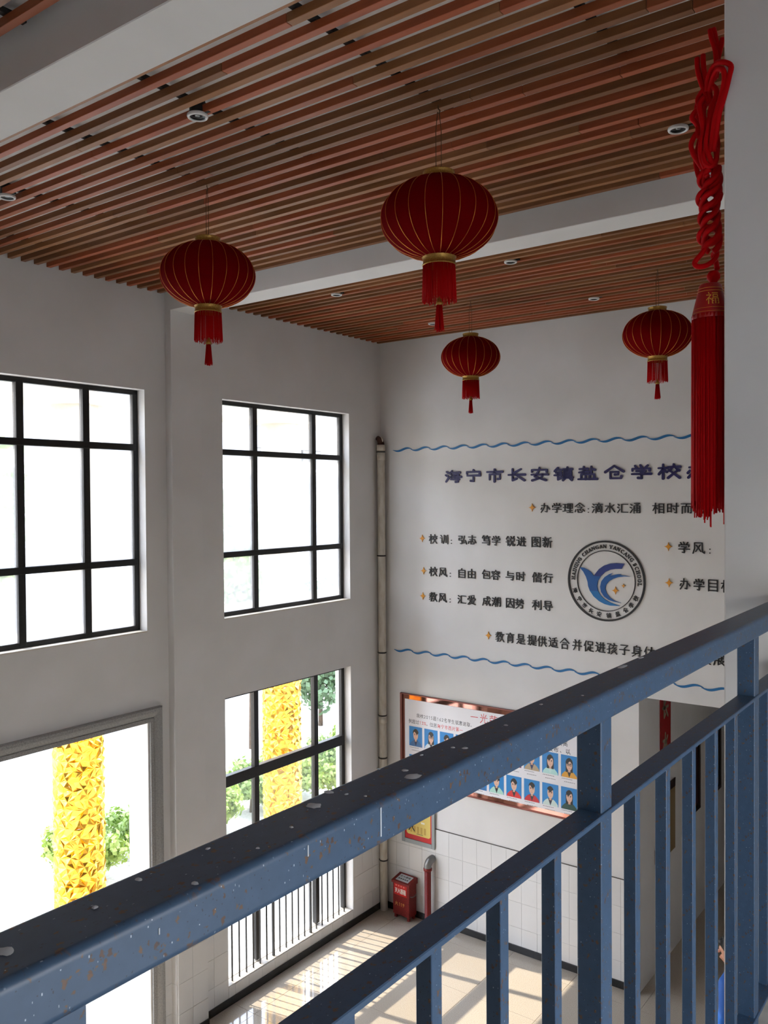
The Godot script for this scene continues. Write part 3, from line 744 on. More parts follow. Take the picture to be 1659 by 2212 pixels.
	var prof := PackedVector2Array([Vector2(0, 0), Vector2(0.028, 0), Vector2(0.028, 0.035), Vector2(0.02, 0.042), Vector2(0.028, 0.05), Vector2(0.04, 0.075), Vector2(0.046, 0.095), Vector2(0.046, 0.125), Vector2(0.036, 0.135), Vector2(0, 0.135)])
	var x0 := 3.725
	var x1: float = far - 3.725
	var st := start(-1)                # head: profile (depth, height) carried along z
	sweep(st, prof, func(q: Vector2) -> Vector3: return Vector3(q.x, 3.265 + q.y, x0 - q.y), func(q: Vector2) -> Vector3: return Vector3(q.x, 3.265 + q.y, x1 + q.y))
	obj("surround_head", finish(st), M.stone, d)
	for s in [[x0, -1.0], [x1, 1.0]]:
		st = start(-1)
		sweep(st, prof, func(q: Vector2) -> Vector3: return Vector3(q.x, FLOOR, s[0] + s[1] * q.y), func(q: Vector2) -> Vector3: return Vector3(q.x, 3.265 + q.y, s[0] + s[1] * q.y))
		obj("surround_side", finish(st), M.stone, d)
		obj("reveal_lining", cbox(Vector3(0.30, 3.22, 0.02), 0.002), M.jamb, d, Vector3(-0.14, FLOOR + 1.61, s[0] - s[1] * 0.01))
	obj("reveal_lining", cbox(Vector3(0.30, 0.02, x1 - x0), 0.002), M.jamb, d, Vector3(-0.14, 3.268, (x0 + x1) / 2))

func sweep(st: SurfaceTool, prof: PackedVector2Array, a: Callable, b: Callable) -> void:
	var n := prof.size()
	for i in n:
		quad(st, a.call(prof[i]), a.call(prof[(i + 1) % n]), b.call(prof[(i + 1) % n]), b.call(prof[i]))
	var idx := Geometry2D.triangulate_polygon(prof)
	for i in range(0, idx.size(), 3):
		tri(st, a.call(prof[idx[i]]), a.call(prof[idx[i + 1]]), a.call(prof[idx[i + 2]]))
		tri(st, b.call(prof[idx[i]]), b.call(prof[idx[i + 1]]), b.call(prof[idx[i + 2]]))

func build_guards() -> void:
	# steel bar guards inside the low windows
	for base in [0.65]:
		var g := thing("window_guard", "black steel bar guard across the foot of the low window by the drain pipe", "window guard", Vector3(-0.045, SILL_LOW + 0.01, base))
		obj("guard_rail", cbox(Vector3(0.03, 0.03, 2.085), 0.002), M.bar, g, Vector3(0, 1.335, 1.0475))
		for k in 19:
			var zz := 0.11 + k * 0.1045
			var wide: bool = k in [6, 12]
			obj("stile" if wide else "bar", cbox(Vector3(0.024 if wide else 0.014, 1.335, 0.026 if wide else 0.013), 0.001), M.stile if wide else M.bar, g, Vector3(0, 0.668, zz))

func build_railing() -> void:
	var r := thing("railing", "weathered blue steel gallery railing with rust spots and square balusters", "railing", Vector3(RAIL_X, 3.807, 0))
	var z1 := 9.98
	var z0 := 5.702
	var top := obj("top_rail", round_bar(Vector3(0.08, 0.052, z1 - z0), 0.009), M.rail, r, Vector3(0, 1.217, (z0 + z1) / 2))
	obj("middle_rail", cbox(Vector3(0.05, 0.01, z1 - z0), 0.0015), M.rail, r, Vector3(0.008, 1.018, (z0 + z1) / 2))
	obj("bottom_rail", cbox(Vector3(0.05, 0.01, z1 - z0), 0.0015), M.rail, r, Vector3(0.008, 0.1, (z0 + z1) / 2))
	for k in range(-13, 10):
		var z := 7.428 - 0.183 * k
		if z < 5.72 or z > 9.9:
			continue
		if posmod(k, 6) == 0:
			obj("post", cbox(Vector3(0.048, 1.193, 0.048), 0.002), M.rail, r, Vector3(0.004, 0.5965, z))
		else:
			obj("baluster", cbox(Vector3(0.025, 0.908, 0.025), 0.001), M.rail, r, Vector3(0.006, 0.559, z))
	# dried paint splashes on the top rail: x, z, half length along the view, half width
	var spots := [[6.037, 8.178, 0.008, 0.009], [6.022, 8.134, 0.005, 0.007], [6.071, 8.029, 0.012, 0.009], [6.049, 8.016, 0.004, 0.005], [6.079, 8.389, 0.003, 0.004], [6.031, 8.414, 0.003, 0.004], [6.05, 8.554, 0.006, 0.008], [6.018, 8.031, 0.002, 0.003], [6.061, 7.888, 0.005, 0.004], [6.046, 7.896, 0.003, 0.003], [6.028, 7.216, 0.02, 0.006], [6.044, 8.128, 0.003, 0.002], [6.025, 7.1, 0.014, 0.004], [6.07, 8.30, 0.002, 0.002], [6.06, 8.24, 0.002, 0.003], [6.03, 8.33, 0.003, 0.002], [6.045, 8.47, 0.003, 0.003], [6.066, 8.12, 0.002, 0.002], [6.03, 7.95, 0.003, 0.002], [6.05, 7.75, 0.003, 0.004], [6.035, 7.6, 0.004, 0.003], [6.065, 7.5, 0.003, 0.003]]
	for s in spots:
		var st := start()
		var n := 14
		var ring := []
		for k in n:
			var t := TAU * k / n
			var q := 1.0 + rng.randf_range(-0.18, 0.18)
			ring.append(Vector3(cos(t) * s[3] * q, 0.0, sin(t) * s[2] * q))
		for k in n:
			var a: Vector3 = ring[k]
			var b: Vector3 = ring[(k + 1) % n]
			quad(st, a, b, b * 0.75 + Vector3(0, 0.0007, 0), a * 0.75 + Vector3(0, 0.0007, 0), true)
			tri(st, a * 0.75 + Vector3(0, 0.0007, 0), b * 0.75 + Vector3(0, 0.0007, 0), Vector3(0, 0.0008, 0), true)
		obj("paint_spot", finish(st), M.splash, top, Vector3(s[0] - RAIL_X, 0.026, s[1] - (z0 + z1) / 2))
	for s in [[8.125, 0.02, 0.034, 0.0012], [8.25, 0.022, 0.012, 0.001], [8.44, 0.03, 0.006, 0.0008]]:   # paint runs down the side
		obj("paint_run", cbox(Vector3(0.0012, s[2], s[3] * 2), 0.0005), M.splash, top, Vector3(0.0403, 0.026 - s[1] - s[2] / 2 + 0.014, s[0] - (z0 + z1) / 2))

# ---------------------------------------------------------------- things in the hall
func make_lantern() -> Node3D:
	# origin at the hook under the slats
	var t := Node3D.new()
	var prof := []
	for i in 25:
		var y := lerpf(-0.368, -0.765, i / 24.0)
		var q := (y + 0.5665) / 0.2065
		prof.append([0.298 * sqrt(maxf(0.0, 1.0 - q * q)), y])
	obj("body", lathe(prof, 88, 0, 22, 0.012), M.velvet, t)
	var path := []
	for e in prof:
		path.append(Vector3(e[0] + 0.0008, e[1], 0))
	var rib := tube(path, 0.0015, 5)
	for k in 22:
		obj("rib", rib, M.gold_rib, t, Vector3.ZERO, Vector3(0, TAU * (k + 0.5) / 22.0, 0))
	obj("top_collar", lathe([[0.0, -0.331], [0.074, -0.331], [0.081, -0.333], [0.081, -0.337], [0.077, -0.342], [0.077, -0.366], [0.084, -0.372], [0.084, -0.378], [0.0, -0.378]], 32), M.gold, t)
	obj("bottom_collar", lathe([[0.0, -0.757], [0.088, -0.757], [0.089, -0.763], [0.083, -0.768], [0.083, -0.795], [0.087, -0.80], [0.087, -0.806], [0.07, -0.806], [0.07, -0.8], [0.0, -0.8]], 32), M.gold, t)
	var g := RandomNumberGenerator.new()
	g.seed = 77
	var st := start()
	for k in 150:                      # fringe threads round the collar
		var a := TAU * k / 150.0
		var r := 0.081 + g.randf_range(-0.002, 0.002)
		var low := -0.98 + g.randf_range(-0.012, 0.008)
		var p := Vector3(cos(a) * r, -0.80, sin(a) * r)
		var q := Vector3(cos(a + g.randf_range(-0.02, 0.02)) * (r + 0.006), low, sin(a) * (r + 0.006))
		add_tube(st, PackedVector3Array([p, p.lerp(q, 0.5), q]), 0.0017, 4)
	var fr := obj("fringe", finish(st), M.thread, t)
	fr.set_meta("kind", "stuff")
	obj("bead", lathe([[0.0, -0.96], [0.008, -0.963], [0.012, -0.972], [0.012, -0.982], [0.018, -0.99], [0.018, -1.004], [0.0, -1.006]], 14), M.gold, t)
	st = start()
	for k in 90:                       # hanging tassel
		var a := g.randf() * TAU
		var r := sqrt(g.randf()) * 0.021
		add_tube(st, PackedVector3Array([Vector3(cos(a) * r * 0.7, -1.0, sin(a) * r * 0.7), Vector3(cos(a) * r * 1.25, -1.127 + g.randf_range(-0.012, 0.006), sin(a) * r * 1.25)]), 0.0018, 4)
	var ta := obj("tassel", finish(st), M.thread, t)
	ta.set_meta("kind", "stuff")
	obj("tassel_cord", tube([Vector3(0, -0.79, 0), Vector3(0, -0.97, 0)], 0.0025, 6), M.thread, t)
	for s in [-1.0, 1.0]:
		obj("hanging_wire", tube([Vector3(0.004 * s, -0.03, 0), Vector3(0.014 * s, -0.12, 0.0), Vector3(0.014 * s, -0.335, 0)], 0.0022, 6), M.wire, t)
	obj("hook", tube(Array(curve([Vector3(0, 0.006, 0), Vector3(0, -0.012, 0), Vector3(0.008, -0.022, 0), Vector3(0.004, -0.034, 0), Vector3(-0.006, -0.03, 0)], 4)), 0.003, 6), M.wire, t)
	return t

func build_lanterns() -> void:
	var spots := [
		[Vector3(4.298, SLAT, 5.221), 0.35, "red ribbed velvet lantern in the bay between the beams, on the gallery side"],
		[Vector3(2.54, SLAT, 5.197), -0.2, "red ribbed velvet lantern in the bay between the beams, beside the window wall"],
		[Vector3(2.197, SLAT, 1.397), 0.15, "red ribbed velvet lantern before the lettering wall, on the window side"],
		[Vector3(4.111, SLAT, 1.417), 1.0, "red ribbed velvet lantern before the lettering wall, beside the hanging knot"]]
	var first := make_lantern()
	for i in spots.size():
		var o: Node3D = first if i == 0 else first.duplicate()
		o.name = numbered("red_lantern")
		add_child(o)
		o.position = spots[i][0]
		o.rotation.y = spots[i][1]
		tag(o, spots[i][2], "lantern", "red festival lanterns under the ceiling")

func build_downlights() -> void:
	var t := Node3D.new()
	obj("trim_ring", lathe([[0.040, 0.0], [0.040, -0.014], [0.045, -0.018], [0.052, -0.015], [0.055, -0.008], [0.053, 0.0]], 32), M.white_trim, t)
	obj("reflector", lathe([[0.041, -0.012], [0.036, -0.007], [0.024, -0.003], [0.0, -0.002]], 28), M.reflector, t)
	obj("bulb_face", lathe([[0.0, -0.009], [0.010, -0.0085], [0.014, -0.006], [0.014, -0.003]], 20), M.lamp_glass, t)
	obj("housing", lathe([[0.0, 0.074], [0.035, 0.074], [0.04, 0.07], [0.043, 0.0]], 20), M.hanger, t)
	obj("spring_clip", cbox(Vector3(0.05, 0.012, 0.02), 0.002), M.hanger, t, Vector3(0.055, 0.004, -0.01))
	var spots := [
		[3.26, 5.9, "white ring downlight between the slats, in the near bay, midway across the hall"],
		[1.368, 5.863, "white ring downlight between the slats, in the near bay, beside the window wall"],
		[5.187, 4.221, "white ring downlight between the slats close to the hanging red knot"],
		[3.221, 2.451, "small white ring downlight just past the far beam, midway across the hall"],
		[1.325, 2.464, "small white ring downlight just past the far beam, beside the window wall"],
		[3.235, 0.73, "small white ring downlight close to the lettering wall, midway across the hall"],
		[1.288, 0.708, "small white ring downlight close to the lettering wall, near the hall corner"]]
	for i in spots.size():
		var o: Node3D = t if i == 0 else t.duplicate()
		o.name = numbered("downlight")
		add_child(o)
		o.position = Vector3(spots[i][0], SLAT, spots[i][1])
		tag(o, spots[i][2], "downlight", "recessed ceiling downlights")

func text_line(label: String, y: float, w: float, h: float, r: float, chars: Array, ink: Material, star := 0.0, t := 0.012, wedge := 1.0) -> void:
	# raised characters fixed to the lettering wall: pairs (character, x)
	var o := thing("wall_lettering", label, "lettering", Vector3(chars[0][1], y, 0.0), "raised lettering on the end wall")
	for c in chars:
		obj("colon" if c[0] == "：" else "character", glyph(c[0], w, h, r, t, wedge), ink, o, Vector3(c[1] - chars[0][1], 0, 0))
	if star != 0.0:
		obj("star_ornament", star_mesh(0.088, 0.092, 0.012), M.star, o, Vector3(star - chars[0][1], 0.004, 0))

func build_lettering() -> void:
	text_line("large dark blue brush-style heading in raised characters under the upper wave border", 5.648, 0.238, 0.156, 0.0108,
		[["海", 1.109], ["宁", 1.398], ["市", 1.686], ["长", 1.977], ["安", 2.269], ["镇", 2.56], ["盐", 2.852], ["仓", 3.155], ["学", 3.452], ["校", 3.747], ["办", 4.041], ["学", 4.335]], M.ink_title, 0.0, 0.014, 1.35)
	text_line("long black raised line with gold star right under the blue heading", 5.264, 0.126, 0.116, 0.005,
		[["办", 2.339], ["学", 2.481], ["理", 2.614], ["念", 2.756], ["：", 2.895], ["滴", 2.961], ["水", 3.104], ["汇", 3.246], ["涌", 3.386], ["相", 3.633], ["时", 3.783], ["而", 3.926], ["动", 4.085]], M.ink, 2.175)
	text_line("top one of three black motto lines beside the drain pipe, ending at the emblem", 4.874, 0.122, 0.12, 0.0055,
		[["校", 0.81], ["训", 0.972], ["：", 1.115], ["弘", 1.238], ["志", 1.373], ["笃", 1.567], ["学", 1.701], ["锐", 1.89], ["进", 2.031], ["图", 2.222], ["新", 2.361]], M.ink, 0.65)
	text_line("middle one of three black motto lines beside the drain pipe, ending at the emblem", 4.468, 0.12, 0.117, 0.0054,
		[["校", 0.809], ["风", 0.954], ["：", 1.095], ["自", 1.227], ["由", 1.364], ["包", 1.565], ["容", 1.694], ["与", 1.887], ["时", 2.022], ["偕", 2.23], ["行", 2.369]], M.ink, 0.668)
	text_line("lowest one of three black motto lines beside the drain pipe, ending at the emblem", 4.15, 0.12, 0.118, 0.0054,
		[["教", 0.806], ["风", 0.947], ["：", 1.09], ["汇", 1.223], ["爱", 1.362], ["成", 1.569], ["潮", 1.701], ["因", 1.884], ["势", 2.005], ["利", 2.228], ["导", 2.367]], M.ink, 0.654)
	text_line("long black raised sentence with gold star right above the lower wave border", 3.738, 0.117, 0.122, 0.005,
		[["教", 1.745], ["育", 1.883], ["是", 2.022], ["提", 2.163], ["供", 2.293], ["适", 2.43], ["合", 2.571], ["并", 2.722], ["促", 2.857], ["进", 2.991], ["孩", 3.126], ["子", 3.264], ["身", 3.4], ["体", 3.537], ["发", 4.112], ["展", 4.251]], M.ink, 1.593)
	text_line("short black raised words between the round emblem and column, higher of two", 4.86, 0.126, 0.122, 0.0055,
		[["学", 3.899], ["风", 4.046], ["：", 4.195]], M.ink, 3.739)
	text_line("short black raised words between the round emblem and column, lower of two", 4.484, 0.118, 0.124, 0.0055,
		[["办", 3.909], ["学", 4.05], ["目", 4.188], ["标", 4.325]], M.ink, 3.746)
	# two borders of separate wave strokes
	for b in [[6.003, "row of blue wave strokes above the blue heading"], [3.436, "row of blue wave strokes below the long sentence"]]:
		var o := thing("wave_border", b[1], "wall decoration", Vector3(0.2, b[0], 0.0), "blue wave borders on the end wall")
		var top := PackedVector2Array()
		var low := PackedVector2Array()
		for i in 15:
			var u := i / 14.0
			var mid := -0.017 * sin(TAU * (u * 0.98))
			var half := 0.0138 * pow(sin(PI * clampf(u, 0.02, 0.98)), 0.75)
			top.append(Vector2(u * 0.30, mid + half))
			low.append(Vector2(u * 0.30, mid - half))
		low.reverse()
		top.append_array(low)
		var m := prism(top, 0.008)
		for k in 16:
			obj("wave_stroke", m, M.wave, o, Vector3(k * 0.2765, 0, 0))

func ring_mesh(r0: float, r1: float, t: float) -> ArrayMesh:
	return lathe_z([[r0, 0.0], [r0, t], [r1, t], [r1, 0.0]], 72)

func lathe_z(profile: Array, n: int) -> ArrayMesh:
	var st := start(-1)
	for i in profile.size() - 1:
		for k in n:
			var p := []
			for e in [[i, k], [i, k + 1], [i + 1, k + 1], [i + 1, k]]:
				var a: float = TAU * e[1] / n
				p.append(Vector3(profile[e[0]][0] * cos(a), profile[e[0]][0] * sin(a), profile[e[0]][1]))
			quad(st, p[0], p[1], p[2], p[3])
	return finish(st)

func emblem_shape(pts: Array) -> PackedVector2Array:
	var out := PackedVector2Array()
	for i in range(0, pts.size(), 2):
		out.append(Vector2((pts[i] - 817.0) / 1385.0 * 0.88, -(pts[i + 1] - 870.0) / 1440.0 * 0.876))
	return out

func build_emblem() -> void:
	var o := thing("school_emblem", "round emblem with black rings, blue bird and gold stars on the end wall", "emblem", Vector3(3.056, 4.47, 0.0))
	obj("outer_ring", ring_mesh(0.420, 0.440, 0.014), M.ink, o)
	obj("inner_ring", ring_mesh(0.325, 0.332, 0.012), M.ink, o)
	# three flat inks of the badge: navy upper wing, blue body and inner wing, bright blue tail
	var navy := mat(Color(0.11, 0.20, 0.50), 0.45)
	var blue := mat(Color(0.03, 0.34, 0.62), 0.45)
	var bright := mat(Color(0.02, 0.44, 0.70), 0.45)
	obj("upper_wing", prism(emblem_shape([605, 790, 640, 735, 700, 660, 790, 595, 900, 555, 1010, 542, 1150, 548, 1100, 640, 1000, 645, 900, 665, 810, 710, 730, 790]), 0.012), navy, o)
	obj("bird_body", prism(emblem_shape([345, 645, 420, 650, 500, 685, 560, 730, 605, 790, 730, 790, 680, 870, 665, 970, 680, 1060, 530, 1060, 500, 980, 490, 900, 460, 810, 410, 720]), 0.012), blue, o)
	obj("bird_tail", prism(emblem_shape([530, 1060, 680, 1060, 730, 1140, 800, 1200, 900, 1250, 1070, 1300, 900, 1305, 800, 1285, 700, 1240, 600, 1160]), 0.012), bright, o)
	obj("inner_wing", prism(emblem_shape([940, 722, 880, 745, 800, 800, 740, 880, 718, 980, 735, 1070, 790, 1150, 870, 1205, 960, 1230, 1090, 1245, 980, 1215, 900, 1165, 840, 1100, 810, 1010, 825, 940, 880, 870, 950, 825, 1040, 790, 1150, 770, 1250, 772, 1170, 757, 1060, 752, 1105, 730, 1000, 745, 890, 776]), 0.012), blue, o)
	obj("star", star_mesh(0.083, 0.086, 0.012), M.star, o, Vector3(0.111, -0.098, 0))
	obj("star", star_mesh(0.05, 0.042, 0.012), M.star, o, Vector3(0.2, -0.042, 0))
	var font := SystemFont.new()
	font.font_names = PackedStringArray(["Droid Serif"])
	font.font_weight = 700
	var text := "HAINING CHANGAN YANCANG SCHOOL"
	var wide := {"I": 0.55, " ": 0.55, "S": 0.85, "L": 0.95}
	var total := 0.0
	for ch in text:
		total += wide.get(ch, 1.1)
	var a := 181.0
	var step := 187.0 / total
	for ch in text:
		var w: float = wide.get(ch, 1.1) * step
		var mid := deg_to_rad(a - w / 2)
		a -= w
		if ch == " ":
			continue
		var key := "letter_" + ch
		if not boxes.has(key):
			var tm := TextMesh.new()
			tm.text = ch
			tm.font = font
			tm.font_size = 48
			tm.pixel_size = 0.00118
			tm.depth = 0.01
			boxes[key] = tm
		obj("letter", boxes[key], M.ink, o, Vector3(cos(mid) * 0.376, sin(mid) * 0.376, 0.006), Vector3(0, 0, mid - PI / 2))
	var names := [["海", 199], ["宁", 215], ["市", 229], ["长", 243], ["安", 258], ["镇", 275], ["盐", 291], ["仓", 306], ["学", 319], ["校", 333]]
	for e in names:
		var mid := deg_to_rad(e[1])
		obj("character", glyph(e[0], 0.056, 0.056, 0.0028, 0.01), M.ink, o, Vector3(cos(mid) * 0.376, sin(mid) * 0.376, 0), Vector3(0, 0, mid + PI / 2))

# ---------------------------------------------------------------- notice board
func portrait_atlas() -> ImageTexture:
	# simple passport-style prints: sitter with plain features before a blue ground
	var im := Image.create(4 * 64, 3 * 80, false, Image.FORMAT_RGB8)
	var coats := [Color(0.22, 0.45, 0.68), Color(0.85, 0.90, 0.92), Color(0.72, 0.64, 0.52), Color(0.74, 0.92, 0.90), Color(0.90, 0.66, 0.22), Color(0.70, 0.88, 0.82), Color(0.88, 0.20, 0.20), Color(0.80, 0.14, 0.18), Color(0.82, 0.90, 0.88), Color(0.10, 0.30, 0.26), Color(0.20, 0.22, 0.30), Color(0.55, 0.30, 0.50)]
	var inner := [Color(0.1, 0.2, 0.35), Color(0.1, 0.1, 0.12), Color(0.14, 0.17, 0.36), Color(0.8, 0.94, 0.92), Color(0.09, 0.08, 0.08), Color(0.12, 0.12, 0.14), Color(0.1, 0.1, 0.12), Color(0.2, 0.18, 0.2), Color(0.14, 0.14, 0.24), Color(0.1, 0.28, 0.24), Color(0.8, 0.8, 0.8), Color(0.2, 0.1, 0.2)]
	var long_hair := [false, true, false, true, true, false, false, false, false, true, false, true]
	for k in 12:
		var ox := (k % 4) * 64
		var oy := (k / 4) * 80
		for y in 80:
			for x in 64:
				var c := Color(0.10, 0.53, 0.82)
				var dx := (x - 32.0) / 32.0
				var v := y / 80.0
				var shoulder: float = 0.66 + 0.30 * pow(absf(dx), 2.2)
				if v > shoulder and absf(dx) < 0.92:
					c = coats[k]
					if absf(dx) < (0.98 - v) * 0.9:
						c = inner[k]
				if long_hair[k] and absf(dx) < 0.42 and v > 0.3 and v < 0.74 and Vector2(dx * 1.0, (v - 0.42) * 1.6).length() > 0.2:
					c = Color(0.07, 0.06, 0.07)
				if absf(dx) < 0.15 and v > 0.55 and v < 0.74:
					c = Color(0.83, 0.66, 0.56)
				var head := Vector2(dx / 0.36, (v - 0.42) / 0.25).length()
				if head < 1.0:
					c = Color(0.90, 0.74, 0.65)
				var hair := Vector2(dx / 0.42, (v - 0.33) / 0.22).length()
				if hair < 1.0 and v < 0.32 + 0.06 * sin(dx * 9.0 + k):
					c = Color(0.06, 0.055, 0.06)
				if absf(v - 0.41) < 0.012 and absf(absf(dx) - 0.15) < 0.06:
					c = Color(0.16, 0.12, 0.11)
				if absf(v - 0.37) < 0.008 and absf(absf(dx) - 0.16) < 0.09:
					c = Color(0.2, 0.15, 0.14)
				if absf(v - 0.56) < 0.009 and absf(dx) < 0.09:
					c = Color(0.72, 0.42, 0.40)
				if absf(v - 0.49) < 0.008 and absf(dx) < 0.04:
					c = Color(0.78, 0.60, 0.52)
				if k in [1, 4] and absf(Vector2((absf(dx) - 0.16) / 0.13, (v - 0.41) / 0.055).length() - 1.0) < 0.16:
					c = Color(0.15, 0.13, 0.14)
				im.set_pixel(ox + x, oy + y, c)
	return ImageTexture.create_from_image(im)

func uv_card(w: float, h: float, r: Rect2) -> ArrayMesh:
	# thin card, face towards +z
	var st := start(-1)
	var c := [Vector3(-w / 2, h / 2, 0.002), Vector3(w / 2, h / 2, 0.002), Vector3(w / 2, -h / 2, 0.002), Vector3(-w / 2, -h / 2, 0.002)]
	var u := [r.position, Vector2(r.end.x, r.position.y), r.end, Vector2(r.position.x, r.end.y)]
	for t in [[0, 1, 2], [0, 2, 3]]:
		for i in t:
			st.set_uv(u[i])
			st.add_vertex(c[i])
	for e in 4:
		var a: Vector3 = c[e]
		var b: Vector3 = c[(e + 1) % 4]
		for p in [a, b, b - Vector3(0, 0, 0.002), a, b - Vector3(0, 0, 0.002), a - Vector3(0, 0, 0.002)]:
			st.set_uv(u[e])
			st.add_vertex(p)
	return finish(st)

func build_board() -> void:
	var x0 := 0.305
	var x1 := 3.03
	var y0 := 1.755
	var y1 := 2.895
	var o := thing("notice_board", "wide notice board of student portraits with polished rose metal frame", "notice board", Vector3(x0, y0, 0.0))
	var w := x1 - x0
	var h := y1 - y0
	obj("backing", cbox(Vector3(w, h, 0.016), 0.001), M.rose, o, Vector3(w / 2, h / 2, 0.009))
	for s in [[0.0, 1.0], [w, -1.0]]:
		obj("frame_bar", cbox(Vector3(0.035, h, 0.034), 0.004), M.rose_frame, o, Vector3(s[0] + s[1] * 0.0175, h / 2, 0.018))
	for s in [[0.0, 1.0], [h, -1.0]]:
		obj("frame_bar", cbox(Vector3(w - 0.07, 0.014, 0.034), 0.003), M.rose_frame, o, Vector3(w / 2, s[0] + s[1] * 0.007, 0.018))
	# printed sheet
	var sw := 2.62
	var sh := 1.005
	var px := 700.0
	var im := Image.create(int(sw * px), int(sh * px), false, Image.FORMAT_RGB8)
	im.fill(Color(0.93, 0.93, 0.95))
	var left := 0.375
	var head := 2.825
	var to := func(x: float, y: float) -> Vector2: return Vector2((x - left) * px, (head - y) * px)
	var red := Color(0.80, 0.16, 0.18)
	var dark := Color(0.32, 0.33, 0.36)
	var p: Vector2 = to.call(1.345, 2.80)
	print_line(im, "一光荣榜", p.x, p.y, 78, 86, 14, 5, red)
	p = to.call(0.557, 2.66)
	print_line(im, "我校2015届162名学生锐意进取、", p.x, p.y, 33, 37, 5, 3, dark)
	p = to.call(0.435, 2.575)
	var nx := print_line(im, "例超过", p.x, p.y, 33, 37, 5, 3, dark)
	nx = print_line(im, "13%", nx, p.y, 33, 37, 5, 3, red)
	nx = print_line(im, "。位居", nx, p.y, 33, 37, 5, 3, dark)
	print_line(im, "海宁市西片第一", nx, p.y, 33, 37, 5, 3, red)
	p = to.call(2.41, 2.645)
	print_line(im, "重点高", p.x, p.y, 42, 44, 8, 4, dark)
	p = to.call(2.30, 2.56)
	print_line(im, "榜公布、以", p.x, p.y, 42, 44, 8, 4, dark)
	var g := RandomNumberGenerator.new()
	g.seed = 12
	for r in 2:                       # the captions are too small to read: rows of short dashes
		for k in 11:
			for line in 2:
				var q: Vector2 = to.call(0.45 + 0.232 * k + 0.03 * line, 2.222 - 0.36 * r - 0.035 * line)
				var xx := q.x
				for j in 7:
					var l := g.randi_range(6, 12)
					im.fill_rect(Rect2i(int(xx), int(q.y), l, 5), Color(0.52, 0.52, 0.55))
					xx += l + 4
	var sheet := mat(Color.WHITE, 0.35)
	sheet.albedo_texture = ImageTexture.create_from_image(im)
	obj("printed_sheet", uv_card(sw, sh, Rect2(0, 0, 1, 1)), sheet, o, Vector3(left + sw / 2 - x0, head - sh / 2 - y0, 0.019))
	var prints := mat(Color.WHITE, 0.3)
	prints.albedo_texture = portrait_atlas()
	var order := [[0, 1, 10, 5, 8, 11, 7, 2, 3, 4, 6], [10, 3, 6, 9, 0, 5, 6, 7, 8, 9, 1]]
	var cards := []
	for k in 12:
		cards.append(uv_card(0.198, 0.25, Rect2((k % 4) / 4.0 + 0.002, (k / 4) / 3.0 + 0.002, 0.246, 0.329)))
	for r in 2:
		for k in 11:
			obj("portrait_print", cards[order[r][k]], prints, o, Vector3(0.541 + 0.232 * k - x0, 2.362 - 0.362 * r - y0, 0.0215))

